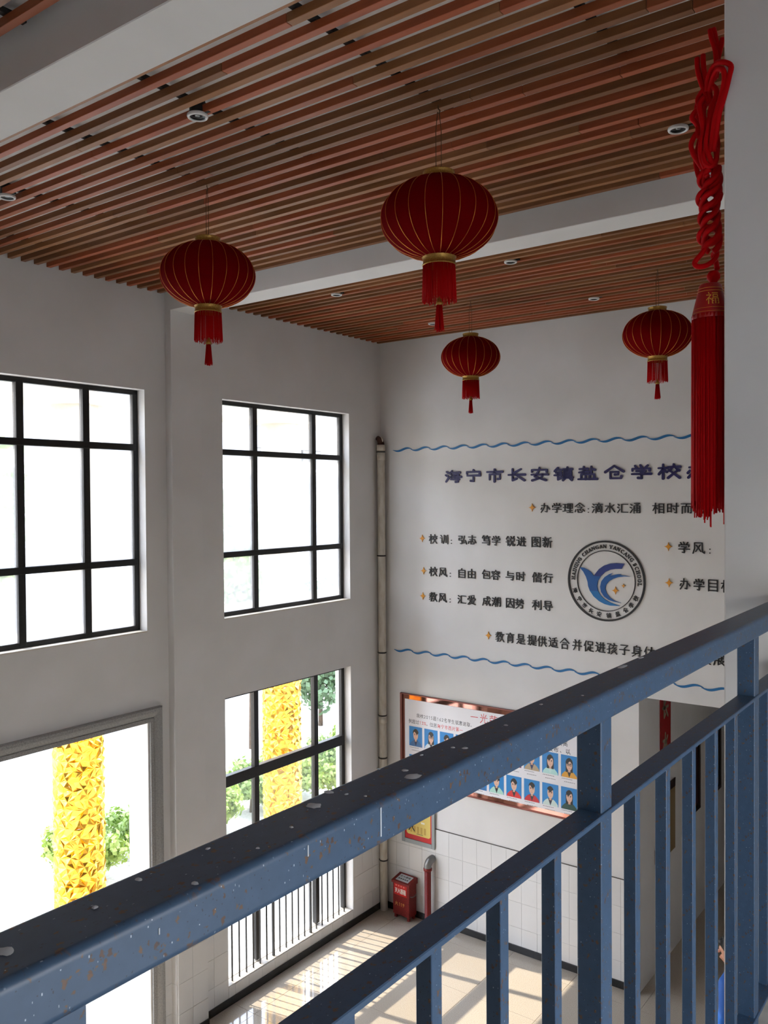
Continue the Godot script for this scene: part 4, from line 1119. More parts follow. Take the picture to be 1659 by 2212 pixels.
func build_corner_things() -> void:
	# framed poster under the notice board
	var o := thing("framed_poster", "red and yellow poster in grey frame under the notice board", "poster", Vector3(0.32, 0.985, 0.012))
	var w := 0.505
	var h := 0.70
	for s in [[0.0, 1.0], [w, -1.0]]:
		obj("frame_bar", cbox(Vector3(0.048, h, 0.02), 0.003), M.grey_frame, o, Vector3(s[0] + s[1] * 0.024, h / 2, 0.01))
	for s in [[0.0, 1.0], [h, -1.0]]:
		obj("frame_bar", cbox(Vector3(w - 0.096, 0.055, 0.02), 0.003), M.grey_frame, o, Vector3(w / 2, s[0] + s[1] * 0.0275, 0.01))
	var im := Image.create(300, 430, false, Image.FORMAT_RGB8)
	im.fill(Color(0.80, 0.10, 0.11))
	for y in 430:
		for x in 300:
			var dx := maxf(absf(x - 150.0) - 105.0, 0.0)
			var dy := maxf(absf(y - 205.0) - 150.0, 0.0)
			if Vector2(dx, dy).length() < 28.0:
				im.set_pixel(x, y, Color(0.90, 0.80, 0.42))
	for k in 5:
		im.fill_rect(Rect2i(60 + k * 38, 300, 22, 60), Color(0.80, 0.66, 0.30))
	print_line(im, "火", 40, 270, 70, 80, 0, 9, Color(0.12, 0.10, 0.08))
	im.fill_rect(Rect2i(180, 250, 40, 16), Color(0.95, 0.93, 0.85))
	im.fill_rect(Rect2i(130, 365, 70, 5), Color(0.35, 0.3, 0.2))
	var pm := mat(Color.WHITE, 0.3)
	pm.albedo_texture = ImageTexture.create_from_image(im)
	obj("print", uv_card(w - 0.09, h - 0.1, Rect2(0, 0, 1, 1)), pm, o, Vector3(w / 2, h / 2, 0.008))
	# fire extinguisher box
	var b := thing("fire_extinguisher_box", "red metal fire extinguisher box on small feet standing in the hall corner", "fire box", Vector3(0.415, FLOOR, 0.108))
	b.rotation.y = deg_to_rad(-4)
	var bw := 0.265
	var bd := 0.155
	var bh := 0.40
	var y := 0.05
	obj("body", cbox(Vector3(bw, bh, bd), 0.006), M.red_paint, b, Vector3(0, y + bh / 2, 0))
	var st := start(-1)                # sloping lid
	var l := PackedVector2Array([Vector2(-bd / 2 - 0.008, 0), Vector2(bd / 2 + 0.012, 0), Vector2(bd / 2 + 0.012, 0.028), Vector2(-bd / 2 - 0.008, 0.068)])
	sweep(st, l, func(q: Vector2) -> Vector3: return Vector3(-bw / 2 - 0.012, q.y, q.x), func(q: Vector2) -> Vector3: return Vector3(bw / 2 + 0.012, q.y, q.x))
	obj("lid", finish(st), M.red_paint, b, Vector3(0, y + bh, 0))
	var im2 := Image.create(200, 130, false, Image.FORMAT_RGB8)
	im2.fill(Color(0.80, 0.83, 0.85))
	print_line(im2, "灭火器箱", 18, 20, 36, 36, 6, 4, Color(0.15, 0.15, 0.17))
	for k in 5:
		im2.fill_rect(Rect2i(20 + k * 33, 78, 24, 22), Color(0.30, 0.31, 0.33))
	var lm := mat(Color.WHITE, 0.4)
	lm.albedo_texture = ImageTexture.create_from_image(im2)
	obj("lid_label", uv_card(0.20, 0.125, Rect2(0, 0, 1, 1)), lm, b, Vector3(0, y + bh + 0.0483, 0.0), Vector3(-PI / 2 + 0.222, 0, 0))
	var im3 := Image.create(220, 110, false, Image.FORMAT_RGB8)
	im3.fill(Color(0.80, 0.13, 0.12))
	for k in 4:
		im3.fill_rect(Rect2i(24 + k * 44, 10, 26, 14), Color(0.93, 0.55, 0.5))
	print_line(im3, "灭火器箱", 16, 42, 44, 50, 4, 7, Color(0.95, 0.93, 0.90))
	var fm := mat(Color.WHITE, 0.35)
	fm.albedo_texture = ImageTexture.create_from_image(im3)
	obj("front_label", uv_card(0.205, 0.14, Rect2(0, 0, 1, 1)), fm, b, Vector3(-0.005, y + bh - 0.075, bd / 2 + 0.0005))
	var yellow := mat(Color(0.80, 0.58, 0.30), 0.5)
	var tx := -0.07
	for ch in ["火", "1", "1", "9"]:
		obj("character", glyph(ch, 0.05, 0.055, 0.003, 0.003), yellow, b, Vector3(tx, y + bh * 0.36, bd / 2))
		tx += 0.05 if ch == "火" else 0.032
	obj("handle", tube(Array(curve([Vector3(bw / 2, y + 0.27, -0.05), Vector3(bw / 2 + 0.02, y + 0.265, -0.04), Vector3(bw / 2 + 0.02, y + 0.265, 0.04), Vector3(bw / 2, y + 0.27, 0.05)], 4)), 0.005, 6), M.steel, b)
	for sx in [-1.0, 1.0]:
		for sz in [-1.0, 1.0]:
			obj("foot", cbox(Vector3(0.035, 0.052, 0.035), 0.003), M.red_paint, b, Vector3(sx * (bw / 2 - 0.03), 0.026, sz * (bd / 2 - 0.03)))
	# short fire main turning into the wall
	var f := thing("fire_pipe", "red fire pipe with grey elbow rising beside the extinguisher box", "pipe", Vector3(0.765, FLOOR, 0.1))
	obj("riser", lathe([[0.0, 0.70], [0.041, 0.70], [0.041, 0.012], [0.052, 0.01], [0.052, 0.0], [0.0, 0.0]], 20), M.red_paint, f)
	obj("elbow", tube(Array(curve([Vector3(0, 0.69, 0), Vector3(0, 0.75, 0), Vector3(0.012, 0.80, -0.02), Vector3(0.02, 0.815, -0.05), Vector3(0.02, 0.815, -0.085)], 5)), 0.047, 16), M.steel, f)
	obj("coupling", lathe([[0.048, 0.725], [0.053, 0.72], [0.053, 0.69], [0.048, 0.685]], 20), M.red_paint, f)
	# drain pipe in the corner
	var p := thing("drain_pipe", "cream plastic drain pipe with clamps standing in the hall corner", "pipe", Vector3(0.073, FLOOR, 0.09))
	obj("pipe", lathe([[0.050, 6.02], [0.050, 0.0]], 24), M.pvc, p)
	for yy in [5.93, 4.595, 3.345, 2.53, 1.98, 0.65]:
		obj("clamp", lathe([[0.051, yy + 0.010], [0.055, yy + 0.008], [0.055, yy - 0.008], [0.051, yy - 0.010]], 24), M.clamp, p)
		obj("clamp_bolt", cbox(Vector3(0.016, 0.012, 0.012), 0.002), M.clamp, p, Vector3(-0.05, yy, 0.02))
	for yy in [5.985, 5.86, 2.47]:
		obj("coupling", lathe([[0.051, yy + 0.036], [0.056, yy + 0.034], [0.056, yy - 0.034], [0.051, yy - 0.036]], 24), M.pvc, p)
	obj("broken_elbow", tube(Array(curve([Vector3(0, 6.0, 0), Vector3(0, 6.05, 0.004), Vector3(-0.006, 6.085, 0.025), Vector3(-0.012, 6.11, 0.06)], 4)), 0.047, 14, 0.03), M.rusty, p)
	obj("broken_rim", tube(Array(curve([Vector3(0.02, 6.03, 0.01), Vector3(0.028, 6.08, 0.012), Vector3(0.02, 6.115, 0.016), Vector3(0.0, 6.105, 0.02)], 4)), 0.016, 8, 0.008), M.pvc, p)

# ---------------------------------------------------------------- knotted cord with tassel on the gallery column
func build_knot() -> void:
	var at := Vector3(5.745, 5.30, 5.60)
	var o := thing("knot_tassel", "long red knotted cord with gold-printed cap and tassel hung on the column", "ornament", at)
	var k := 0.00168                     # metres to one step of the drawing below
	var to := func(x: float, y: float, z: float) -> Vector3: return Vector3(5.745 + (x - 1534.0) * k + z * 0.26, 6.16 - (y - 630.0) * 0.00176 - z * 0.3, 5.60 + z) - at
	var cords := [
		[[1534, 81, 0.0], [1537, 100, 0.01], [1545, 128, 0.012], [1547, 160, 0.01], [1542, 190, 0.02]],
		[[1541, 80, 0.0], [1546, 104, 0.0], [1551, 130, 0.0], [1550, 160, 0.0], [1546, 185, 0.0]],
		[[1560, 106, -0.01], [1556, 126, 0.0], [1551, 146, 0.0], [1549, 165, 0.01]],
		[[1506, 134, 0.02], [1508, 160, 0.03], [1515, 188, 0.035], [1524, 212, 0.04], [1532, 240, 0.05]],
		[[1519, 131, 0.02], [1520, 155, 0.03], [1525, 185, 0.035], [1532, 210, 0.04], [1538, 240, 0.05]],
		[[1528, 212, 0.05], [1532, 184, 0.07], [1545, 166, 0.09], [1562, 168, 0.115], [1578, 181, 0.12], [1574, 203, 0.12], [1566, 232, 0.112], [1554, 268, 0.09], [1548, 305, 0.07], [1542, 340, 0.05]],
		[[1534, 214, 0.05], [1541, 190, 0.08], [1550, 178, 0.10], [1562, 184, 0.118], [1565, 205, 0.118], [1558, 235, 0.105], [1546, 272, 0.085], [1540, 308, 0.065], [1535, 338, 0.05]],
		[[1540, 205, 0.06], [1548, 216, 0.065], [1546, 232, 0.06], [1536, 250, 0.055], [1532, 285, 0.05], [1528, 318, 0.05], [1520, 345, 0.04]],
		[[1520, 206, 0.04], [1508, 222, 0.035], [1511, 240, 0.03], [1500, 248, 0.03], [1495, 258, 0.03], [1503, 268, 0.02], [1510, 284, 0.02], [1500, 298, 0.03], [1493, 314, 0.03], [1498, 334, 0.03], [1508, 352, 0.02], [1520, 372, 0.02], [1529, 388, 0.03]],
		[[1512, 215, 0.0], [1504, 236, -0.02], [1508, 262, -0.03], [1514, 290, -0.02], [1507, 320, -0.02], [1502, 345, -0.02], [1506, 372, -0.01], [1514, 395, 0.0]],
		[[1530, 225, 0.03], [1520, 250, 0.04], [1524, 280, 0.045], [1520, 300, 0.04], [1510, 300, 0.035], [1508, 280, 0.03]],
		[[1522, 222, 0.05], [1512, 236, 0.055], [1516, 262, 0.055], [1520, 292, 0.05], [1514, 322, 0.05], [1516, 350, 0.045], [1524, 370, 0.04]],
		[[1542, 232, 0.05], [1540, 262, 0.06], [1530, 296, 0.06], [1526, 326, 0.055], [1534, 352, 0.05], [1544, 372, 0.04]],
		[[1552, 255, 0.03], [1546, 290, 0.03], [1550, 325, 0.02], [1546, 360, 0.02], [1540, 390, 0.02]],
		[[1536, 338, 0.05], [1526, 332, 0.05], [1520, 345, 0.05], [1526, 362, 0.05], [1538, 368, 0.045], [1548, 356, 0.04], [1546, 335, 0.03]],
		[[1524, 538, 0.02], [1514, 549, 0.03], [1501, 563, 0.035], [1506, 572, 0.035], [1522, 574, 0.03], [1538, 568, 0.025], [1548, 556, 0.01], [1545, 540, 0.0]],
		[[1548, 545, 0.0], [1540, 556, -0.02], [1546, 570, -0.02], [1549, 585, 0.0]],
	]
	for c in cords:
		var pts := []
		for e in c:
			pts.append(to.call(e[0], e[1], e[2]))
		obj("cord", tube(Array(curve(pts, 5)), 0.0098, 8), M.cord, o)
	# plaited part: interlaced loops
	for s in 4:
		var pts := []
		for i in 30:
			var t := i / 29.0
			var ph := t * TAU * 1.7 + s * PI / 2
			pts.append(to.call(1535 + cos(ph) * 17.0 + sin(t * 9.0) * 3.0, 372 + t * 172.0 + sin(ph * 2.0) * 5.0, sin(ph) * 0.036))
		obj("cord", tube(Array(curve(pts, 3)), 0.0115, 8), M.cord, o)
	for s in [[392, 22], [432, 25], [474, 21], [512, 23]]:
		var pts := []
		for i in 13:
			var a := TAU * i / 12.0
			pts.append(to.call(1532 + cos(a) * s[1], s[0] + sin(a) * 19.0, sin(a * 2.0) * 0.018 + 0.012))
		obj("cord", tube(Array(curve(pts, 3)), 0.0088, 8), M.cord, o)
	obj("button_knot", lathe([[0.0, 0.936], [0.016, 0.932], [0.024, 0.918], [0.024, 0.905], [0.014, 0.893], [0.014, 0.885], [0.022, 0.878], [0.0, 0.872]], 16), M.cord, o, Vector3(0.012, 0, 0))
	var cap := obj("cap", lathe([[0.0, 0.885], [0.036, 0.885], [0.040, 0.880], [0.046, 0.85], [0.056, 0.81], [0.064, 0.775], [0.066, 0.755], [0.0, 0.755]], 32), M.satin, o)
	# gold print on the cap: two bands and the fortune character, laid on the curved face
	for yy in [0.866, 0.855, 0.79, 0.776]:
		var r: float = 0.040 + (0.88 - yy) * 0.225
		obj("gold_band", lathe([[r, yy + 0.0008], [r + 0.0009, yy], [r, yy - 0.0008]], 32), M.print_gold, cap)
	var st := start(-1)
	for s in GLYPH["福"]:
		for i in range(0, s.size() - 2, 2):
			var q := stadium(Vector2(s[i], s[i + 1]), Vector2(s[i + 2], s[i + 3]), 3.6)
			var ring := []
			for v in q:
				var yy: float = 0.848 - v.y * 0.00046
				var r: float = 0.0408 + (0.88 - yy) * 0.225
				var a: float = 1.16 - (v.x - 50.0) * 0.0088
				ring.append(Vector3(cos(a) * r, yy, sin(a) * r))
			for j in range(1, ring.size() - 1):
				tri(st, ring[0], ring[j], ring[j + 1])
	obj("character", finish(st), M.print_gold, cap)
	var g := RandomNumberGenerator.new()
	g.seed = 9
	st = start()
	for i in 330:
		var a := g.randf() * TAU
		var r := 0.064 * (0.75 + 0.25 * sqrt(g.randf()))
		var low := 0.055 + g.randf_range(-0.03, 0.03) + 0.02 * sin(a * 3.0)
		if g.randf() < 0.03:
			low -= 0.05
		var slit := absf(wrapf(a - 2.15, -PI, PI)) < 0.10 and g.randf() < 0.8
		if slit:
			continue
		var p := Vector3(cos(a) * r, 0.77, sin(a) * r)
		var e := Vector3(cos(a + g.randf_range(-0.04, 0.04)) * r * 1.03, low, sin(a) * r * 1.03)
		add_tube(st, PackedVector3Array([p, p.lerp(e, 0.5) + Vector3(g.randf_range(-0.002, 0.002), 0, g.randf_range(-0.002, 0.002)), e]), 0.0026, 4)
	var ts := obj("tassel_strands", finish(st), M.cord, o)
	ts.set_meta("kind", "stuff")

# ---------------------------------------------------------------- a pupil by the corridor opening
func surface_nets(bones: Array, lo: Vector3, hi: Vector3, cell: float, k: float) -> ArrayMesh:
	# bones: [from, to, radius, radius, (optional flattening vector)]; tapered capsules joined with a smooth minimum, meshed as surface nets
	var n := Vector3i(((hi - lo) / cell).ceil()) + Vector3i.ONE
	var d := PackedFloat32Array()
	d.resize(n.x * n.y * n.z)
	d.fill(1.0)
	for b in bones:
		var a: Vector3 = b[0]
		var e: Vector3 = b[1]
		var sq: Vector3 = b[4] if b.size() > 4 else Vector3.ONE
		var reach: float = maxf(b[2], b[3]) + 3.0 * cell + k
		var i0 := Vector3i(((a.min(e) - Vector3.ONE * reach / minf(sq.x, minf(sq.y, sq.z)) - lo) / cell).floor()).clamp(Vector3i.ZERO, n - Vector3i.ONE)
		var i1 := Vector3i(((a.max(e) + Vector3.ONE * reach / minf(sq.x, minf(sq.y, sq.z)) - lo) / cell).ceil()).clamp(Vector3i.ZERO, n - Vector3i.ONE)
		var ab := (e - a) * sq
		var len2 := maxf(ab.length_squared(), 1e-9)
		for z in range(i0.z, i1.z + 1):
			for y in range(i0.y, i1.y + 1):
				for x in range(i0.x, i1.x + 1):
					var p := (lo + Vector3(x, y, z) * cell - a) * sq
					var t := clampf(p.dot(ab) / len2, 0.0, 1.0)
					var v: float = (p - ab * t).length() - lerpf(b[2], b[3], t)
					var at := (z * n.y + y) * n.x + x
					var o := d[at]
					var h := maxf(k - absf(o - v), 0.0) / k
					d[at] = minf(o, v) - h * h * k * 0.25
	var vert := {}
	var pts := PackedVector3Array()
	var st := start()
	for z in n.z - 1:
		for y in n.y - 1:
			for x in n.x - 1:
				var base := (z * n.y + y) * n.x + x
				var s := 0
				var sum := Vector3.ZERO
				var cnt := 0
				var c := [d[base], d[base + 1], d[base + n.x], d[base + n.x + 1], d[base + n.x * n.y], d[base + n.x * n.y + 1], d[base + n.x * n.y + n.x], d[base + n.x * n.y + n.x + 1]]
				for i in 8:
					if c[i] < 0.0:
						s |= 1 << i
				if s == 0 or s == 255:
					continue
				for i in 8:
					for ax in [1, 2, 4]:
						var j: int = i | ax
						if j != i and (c[i] < 0.0) != (c[j] < 0.0):
							var t: float = c[i] / (c[i] - c[j])
							var p0 := Vector3(i & 1, (i >> 1) & 1, (i >> 2) & 1)
							var p1 := Vector3(j & 1, (j >> 1) & 1, (j >> 2) & 1)
							sum += p0.lerp(p1, t)
							cnt += 1
				vert[Vector3i(x, y, z)] = pts.size()
				pts.append(lo + (Vector3(x, y, z) + sum / cnt) * cell)
	for p in pts:
		st.add_vertex(p)
	for q in vert:
		for ax in 3:
			var u := Vector3i.ZERO
			var v := Vector3i.ZERO
			u[(ax + 1) % 3] = 1
			v[(ax + 2) % 3] = 1
			var e := Vector3i.ZERO
			e[ax] = 1
			var a: int = (q.z * n.y + q.y) * n.x + q.x
			var b: int = a + [1, n.x, n.x * n.y][ax]
			if (d[a] < 0.0) == (d[b] < 0.0):
				continue
			if not (vert.has(q - u) and vert.has(q - v) and vert.has(q - u - v)):
				continue
			var i0: int = vert[q]
			var i1: int = vert[q - u]
			var i2: int = vert[q - u - v]
			var i3: int = vert[q - v]
			for i in ([i0, i1, i2, i0, i2, i3] if d[a] < 0.0 else [i0, i2, i1, i0, i3, i2]):
				st.add_index(i)
	return finish(st)

func build_person() -> void:
	# built facing +z with the feet at the origin, then turned to face the window wall
	var o := thing("person", "person in blue jacket with white sleeve stripes standing by the corridor opening", "person", Vector3(4.745, FLOOR, 1.37))
	o.rotation.y = -PI / 2 - 0.15
	o.scale = Vector3.ONE * 0.97
	var nod := Vector3(0, -0.05, 0.03)
	var V := func(x: float, y: float, z: float) -> Vector3: return Vector3(x, y, z)
	var body := [[V.call(0, 1.36, 0), V.call(0, 1.46, 0.012), 0.052, 0.05], [V.call(0, 0.95, 0), V.call(0, 1.25, -0.01), 0.115, 0.125, Vector3(0.85, 1, 1.2)]]
	var jacket := [[V.call(-0.03, 0.90, 0), V.call(-0.04, 1.22, -0.01), 0.13, 0.135, Vector3(0.95, 1, 1.15)], [V.call(0.03, 0.90, 0), V.call(0.04, 1.22, -0.01), 0.13, 0.135, Vector3(0.95, 1, 1.15)], [V.call(-0.15, 1.30, -0.01), V.call(0.15, 1.30, -0.01), 0.07, 0.07], [V.call(0, 1.33, -0.005), V.call(0, 1.385, 0.002), 0.075, 0.065]]
	var trousers := [[V.call(-0.05, 0.88, 0), V.call(0.05, 0.88, 0), 0.12, 0.12, Vector3(0.95, 1, 1.1)]]
	for s in [-1.0, 1.0]:
		var elbow: Vector3 = V.call(s * 0.25, 1.05, -0.03)
		var wrist: Vector3 = V.call(s * 0.235, 0.83, 0.06)
		jacket.append([V.call(s * 0.18, 1.29, -0.01), elbow, 0.066, 0.056])
		jacket.append([elbow, wrist, 0.056, 0.043])
		body.append([V.call(s * 0.18, 1.29, -0.01), elbow, 0.05, 0.042])
		body.append([elbow, V.call(s * 0.232, 0.80, 0.066), 0.042, 0.027])
		body.append([V.call(s * 0.17, 1.29, 0), V.call(0, 1.31, 0), 0.06, 0.05])
		trousers.append([V.call(s * 0.085, 0.86, 0), V.call(s * 0.095, 0.48, 0.012), 0.095, 0.07])
		trousers.append([V.call(s * 0.095, 0.48, 0.012), V.call(s * 0.10, 0.10, -0.01), 0.07, 0.058])
		body.append([V.call(s * 0.085, 0.88, 0), V.call(s * 0.095, 0.48, 0.012), 0.08, 0.055])
		body.append([V.call(s * 0.095, 0.48, 0.012), V.call(s * 0.10, 0.06, -0.01), 0.055, 0.038])
	var head := [[V.call(0, 1.575, 0.0), V.call(0, 1.585, -0.01), 0.088, 0.09, Vector3(1.12, 0.92, 1)], [V.call(0, 1.50, 0.035), V.call(0, 1.485, 0.05), 0.05, 0.036], [V.call(0, 1.555, 0.085), V.call(0, 1.52, 0.108), 0.010, 0.014], [V.call(0, 1.40, 0.0), V.call(0, 1.50, 0.005), 0.052, 0.052], [V.call(-0.028, 1.487, 0.082), V.call(0.028, 1.487, 0.082), 0.008, 0.008]]
	for s in [-1.0, 1.0]:
		head.append([V.call(s * 0.083, 1.56, -0.005), V.call(s * 0.08, 1.52, -0.002), 0.015, 0.010])
		head.append([V.call(s * 0.032, 1.575, 0.082), V.call(s * 0.05, 1.573, 0.07), 0.011, 0.009])
	var bm := obj("body", surface_nets(body, Vector3(-0.36, 0.0, -0.2), Vector3(0.36, 1.52, 0.2), 0.016, 0.03), M.skin, o)
	obj("head", surface_nets(head, Vector3(-0.13, 1.36, -0.13), Vector3(0.13, 1.70, 0.15), 0.007, 0.016), M.skin, o, nod)
	for s in [-1.0, 1.0]:
		obj("eye", lathe([[0.0, 0.009], [0.006, 0.007], [0.009, 0.0], [0.006, -0.007], [0.0, -0.009]], 10), M.hair, o, Vector3(s * 0.033, 1.565, 0.083) + nod)
		var w := Vector3(s * 0.232, 0.80, 0.066)
		var hand := [[w, w + Vector3(0, -0.055, 0.022), 0.026, 0.03, Vector3(1.5, 1, 1)]]
		for f in 4:
			var kn := w + Vector3(0, -0.08 + absf(f - 1.4) * 0.004, 0.005 + f * 0.017)
			var mid := kn + Vector3(-s * 0.006, -0.036, 0.006)
			var ln: float = [0.026, 0.032, 0.030, 0.022][f]
			hand.append([kn + Vector3(0, 0.03, 0), kn, 0.0095, 0.009])
			hand.append([kn, mid, 0.009, 0.0082])
			hand.append([mid, mid + Vector3(-s * 0.012, -ln, 0.0), 0.0082, 0.007])
		var th := w + Vector3(-s * 0.006, -0.03, 0.035)
		hand.append([th, th + Vector3(-s * 0.014, -0.035, 0.026), 0.011, 0.010])
		hand.append([th + Vector3(-s * 0.014, -0.035, 0.026), th + Vector3(-s * 0.02, -0.066, 0.03), 0.010, 0.008])
		obj("hand", surface_nets(hand, w + Vector3(-0.06, -0.20, -0.05), w + Vector3(0.06, 0.04, 0.13), 0.0045, 0.006), M.skin, bm)
	obj("jacket", surface_nets(jacket, Vector3(-0.38, 0.72, -0.24), Vector3(0.38, 1.5, 0.24), 0.016, 0.03), M.jacket, o)
	obj("trousers", surface_nets(trousers, Vector3(-0.3, 0.0, -0.2), Vector3(0.3, 1.04, 0.2), 0.016, 0.03), M.trousers, o)
	obj("hair", surface_nets([[V.call(0, 1.60, -0.02), V.call(0, 1.615, -0.012), 0.097, 0.096, Vector3(1.08, 1.0, 1.0)], [V.call(0, 1.55, -0.055), V.call(0, 1.50, -0.055), 0.062, 0.045], [V.call(-0.05, 1.635, 0.06), V.call(0.05, 1.635, 0.06), 0.028, 0.028]], Vector3(-0.14, 1.42, -0.16), Vector3(0.14, 1.76, 0.14), 0.009, 0.02), M.hair, o, nod)
	for s in [-1.0, 1.0]:
		obj("shoe", surface_nets([[V.call(s * 0.10, 0.048, -0.045), V.call(s * 0.11, 0.036, 0.13), 0.045, 0.038], [V.call(s * 0.10, 0.085, -0.02), V.call(s * 0.10, 0.05, -0.02), 0.042, 0.045]], Vector3(s * 0.10 - 0.08, -0.02, -0.12), Vector3(s * 0.11 + 0.08, 0.15, 0.2), 0.011, 0.02), M.shoe, o)
		for j in 3:                    # three white bands round each sleeve at the elbow
			var c := Vector3(s * 0.247, 1.035 - j * 0.032, -0.024 + j * 0.011)
			obj("sleeve_stripe", lathe([[0.054, 0.007], [0.0605, 0.006], [0.0605, -0.006], [0.054, -0.007]], 20), M.white_cloth, o, c, Vector3(0.35, 0, s * -0.05))

# ---------------------------------------------------------------- corridor furnishings
func build_corridor_things() -> void:
	var x := 3.425
	var o := thing("couplet_banner", "narrow red banner with pale brush marks on the corridor wall under its ceiling", "banner", Vector3(x, 2.3, -0.82))
	obj("strip", cbox(Vector3(0.012, 0.92, 0.34), 0.001), mat(Color(0.62, 0.08, 0.09), 0.5), o, Vector3(0.004, 0.46, 0))
	var pale := mat(Color(0.55, 0.52, 0.44), 0.6)
	for k in 2:
		obj("brush_mark", glyph(["长", "水"][k], 0.2, 0.26, 0.016, 0.003), pale, o, Vector3(0.010, 0.68 - k * 0.42, 0.02), Vector3(0, PI / 2, 0))
	o = thing("wall_notice", "ochre paper notice with blue and red print on the corridor wall", "notice", Vector3(x, 1.25, -0.95))
	obj("sheet", cbox(Vector3(0.008, 0.82, 0.42), 0.001), mat(Color(0.55, 0.47, 0.33), 0.7), o, Vector3(0.003, 0.41, 0))
	obj("blue_print", cbox(Vector3(0.003, 0.2, 0.16), 0.0005), mat(Color(0.20, 0.22, 0.42), 0.7), o, Vector3(0.008, 0.46, 0.1))
	obj("red_print", cbox(Vector3(0.003, 0.12, 0.12), 0.0005), mat(Color(0.58, 0.12, 0.12), 0.7), o, Vector3(0.008, 0.2, 0.08))
	obj("header", cbox(Vector3(0.006, 0.1, 0.42), 0.0005), M.dark_wood, o, Vector3(0.006, 0.78, 0))
	for k in 2:
		var z: float = [-1.85, -2.78][k]
		o = thing("picture_frame", ["dark red hanging picture frame nearer the corridor mouth", "dark framed picture hung deeper in the corridor"][k], "picture", Vector3(x, 1.47, z))
		obj("backing", cbox(Vector3(0.01, 0.82, 0.42), 0.001), mat([Color(0.20, 0.05, 0.07), Color(0.35, 0.38, 0.36)][k], 0.5), o, Vector3(0.004, 0.41, 0))
		for s in [-1.0, 1.0]:
			obj("frame_bar", cbox(Vector3(0.03, 0.86, 0.05), 0.004), M.dark_wood, o, Vector3(0.014, 0.41, s * 0.21))
			obj("frame_bar", cbox(Vector3(0.03, 0.05, 0.42), 0.004), M.dark_wood, o, Vector3(0.014, 0.41 + s * 0.405, 0))
	o = thing("wall_switch", "small dark wall switch at the corridor mouth", "switch", Vector3(x, 1.28, -0.5))
	obj("plate", cbox(Vector3(0.012, 0.16, 0.05), 0.002), M.dark_wood, o, Vector3(0.006, 0.08, 0))
	obj("rocker", cbox(Vector3(0.006, 0.05, 0.025), 0.001), M.bar, o, Vector3(0.014, 0.09, 0))
	o = thing("corridor_doors", "dark double doors closing the far end of the corridor", "door", Vector3(4.8, FLOOR, -6.16))
	for s in [-1.0, 1.0]:
		var leaf := obj("leaf", cbox(Vector3(0.78, 2.2, 0.05), 0.004), M.dark_wood, o, Vector3(s * 0.395, 1.1, 0.0))
		obj("pull", tube([Vector3(-s * 0.3, -0.1, 0.05), Vector3(-s * 0.3, 0.15, 0.05)], 0.012, 8), M.steel, leaf)

# ---------------------------------------------------------------- outside the window wall
func foil_mesh(r: float, h: float) -> ArrayMesh:
	# crumpled foil: star-shaped facets pressed out of the sheet
	var g := RandomNumberGenerator.new()
	g.seed = 31
	var nu := 16
	var nv := int(h / 0.105)
	var at := func(u: float, v: float, lift: float) -> Vector3:
		var a := TAU * u / nu
		return Vector3(cos(a) * (r + lift), h * v / nv, sin(a) * (r + lift))
	var corner := []
	for j in nv + 1:
		var row := []
		for i in nu:
			row.append([i + g.randf_range(-0.16, 0.16) + (0.5 if j % 2 else 0.0), clampf(j + g.randf_range(-0.16, 0.16), 0, nv), g.randf_range(0.0, 0.014)])
		corner.append(row)
	var st := start(-1)
	for j in nv:
		for i in nu:
			var c := []
			for e in [[i, j, 0], [i + 1, j, 0], [i + 1, j + 1, 0], [i, j + 1, 0]]:
				var q: Array = corner[e[1]][e[0] % nu]
				c.append([q[0] + (nu if e[0] >= nu else 0), q[1], q[2]])
			var mu: float = (c[0][0] + c[1][0] + c[2][0] + c[3][0]) / 4.0 + g.randf_range(-0.1, 0.1)
			var mv: float = j + 0.5 + g.randf_range(-0.1, 0.1)
			var apex: Vector3 = at.call(mu, mv, g.randf_range(0.014, 0.028))
			for k in 4:
				var a: Array = c[k]
				var b: Array = c[(k + 1) % 4]
				var pa: Vector3 = at.call(a[0], a[1], a[2])
				var pb: Vector3 = at.call(b[0], b[1], b[2])
				var pm: Vector3 = at.call((a[0] + b[0] + mu * 0.5) / 2.5, (a[1] + b[1] + mv * 0.5) / 2.5, -0.004 + g.randf_range(-0.004, 0.006))
				tri(st, pa, pm, apex)
				tri(st, pm, pb, apex)
				tri(st, pa, pb, pm)
	return finish(st)

func leaf_cloud(g: RandomNumberGenerator, n: int, centres: Array, leaf: float) -> ArrayMesh:
	var st := start(-1)
	for i in n:
		var c: Array = centres[g.randi() % centres.size()]
		var d := Vector3(g.randfn(), g.randfn(), g.randfn()).normalized()
		var p: Vector3 = c[0] + d * c[1] * pow(g.randf(), 0.35)
		var u := Vector3(g.randfn(), g.randfn(), g.randfn()).normalized() * leaf * g.randf_range(0.7, 1.3)
		var v := u.cross(d).normalized() * leaf * 0.42
		tri(st, p - u * 0.5, p + v, p + u * 0.5)
		tri(st, p - u * 0.5, p + u * 0.5, p - v)
	return finish(st)

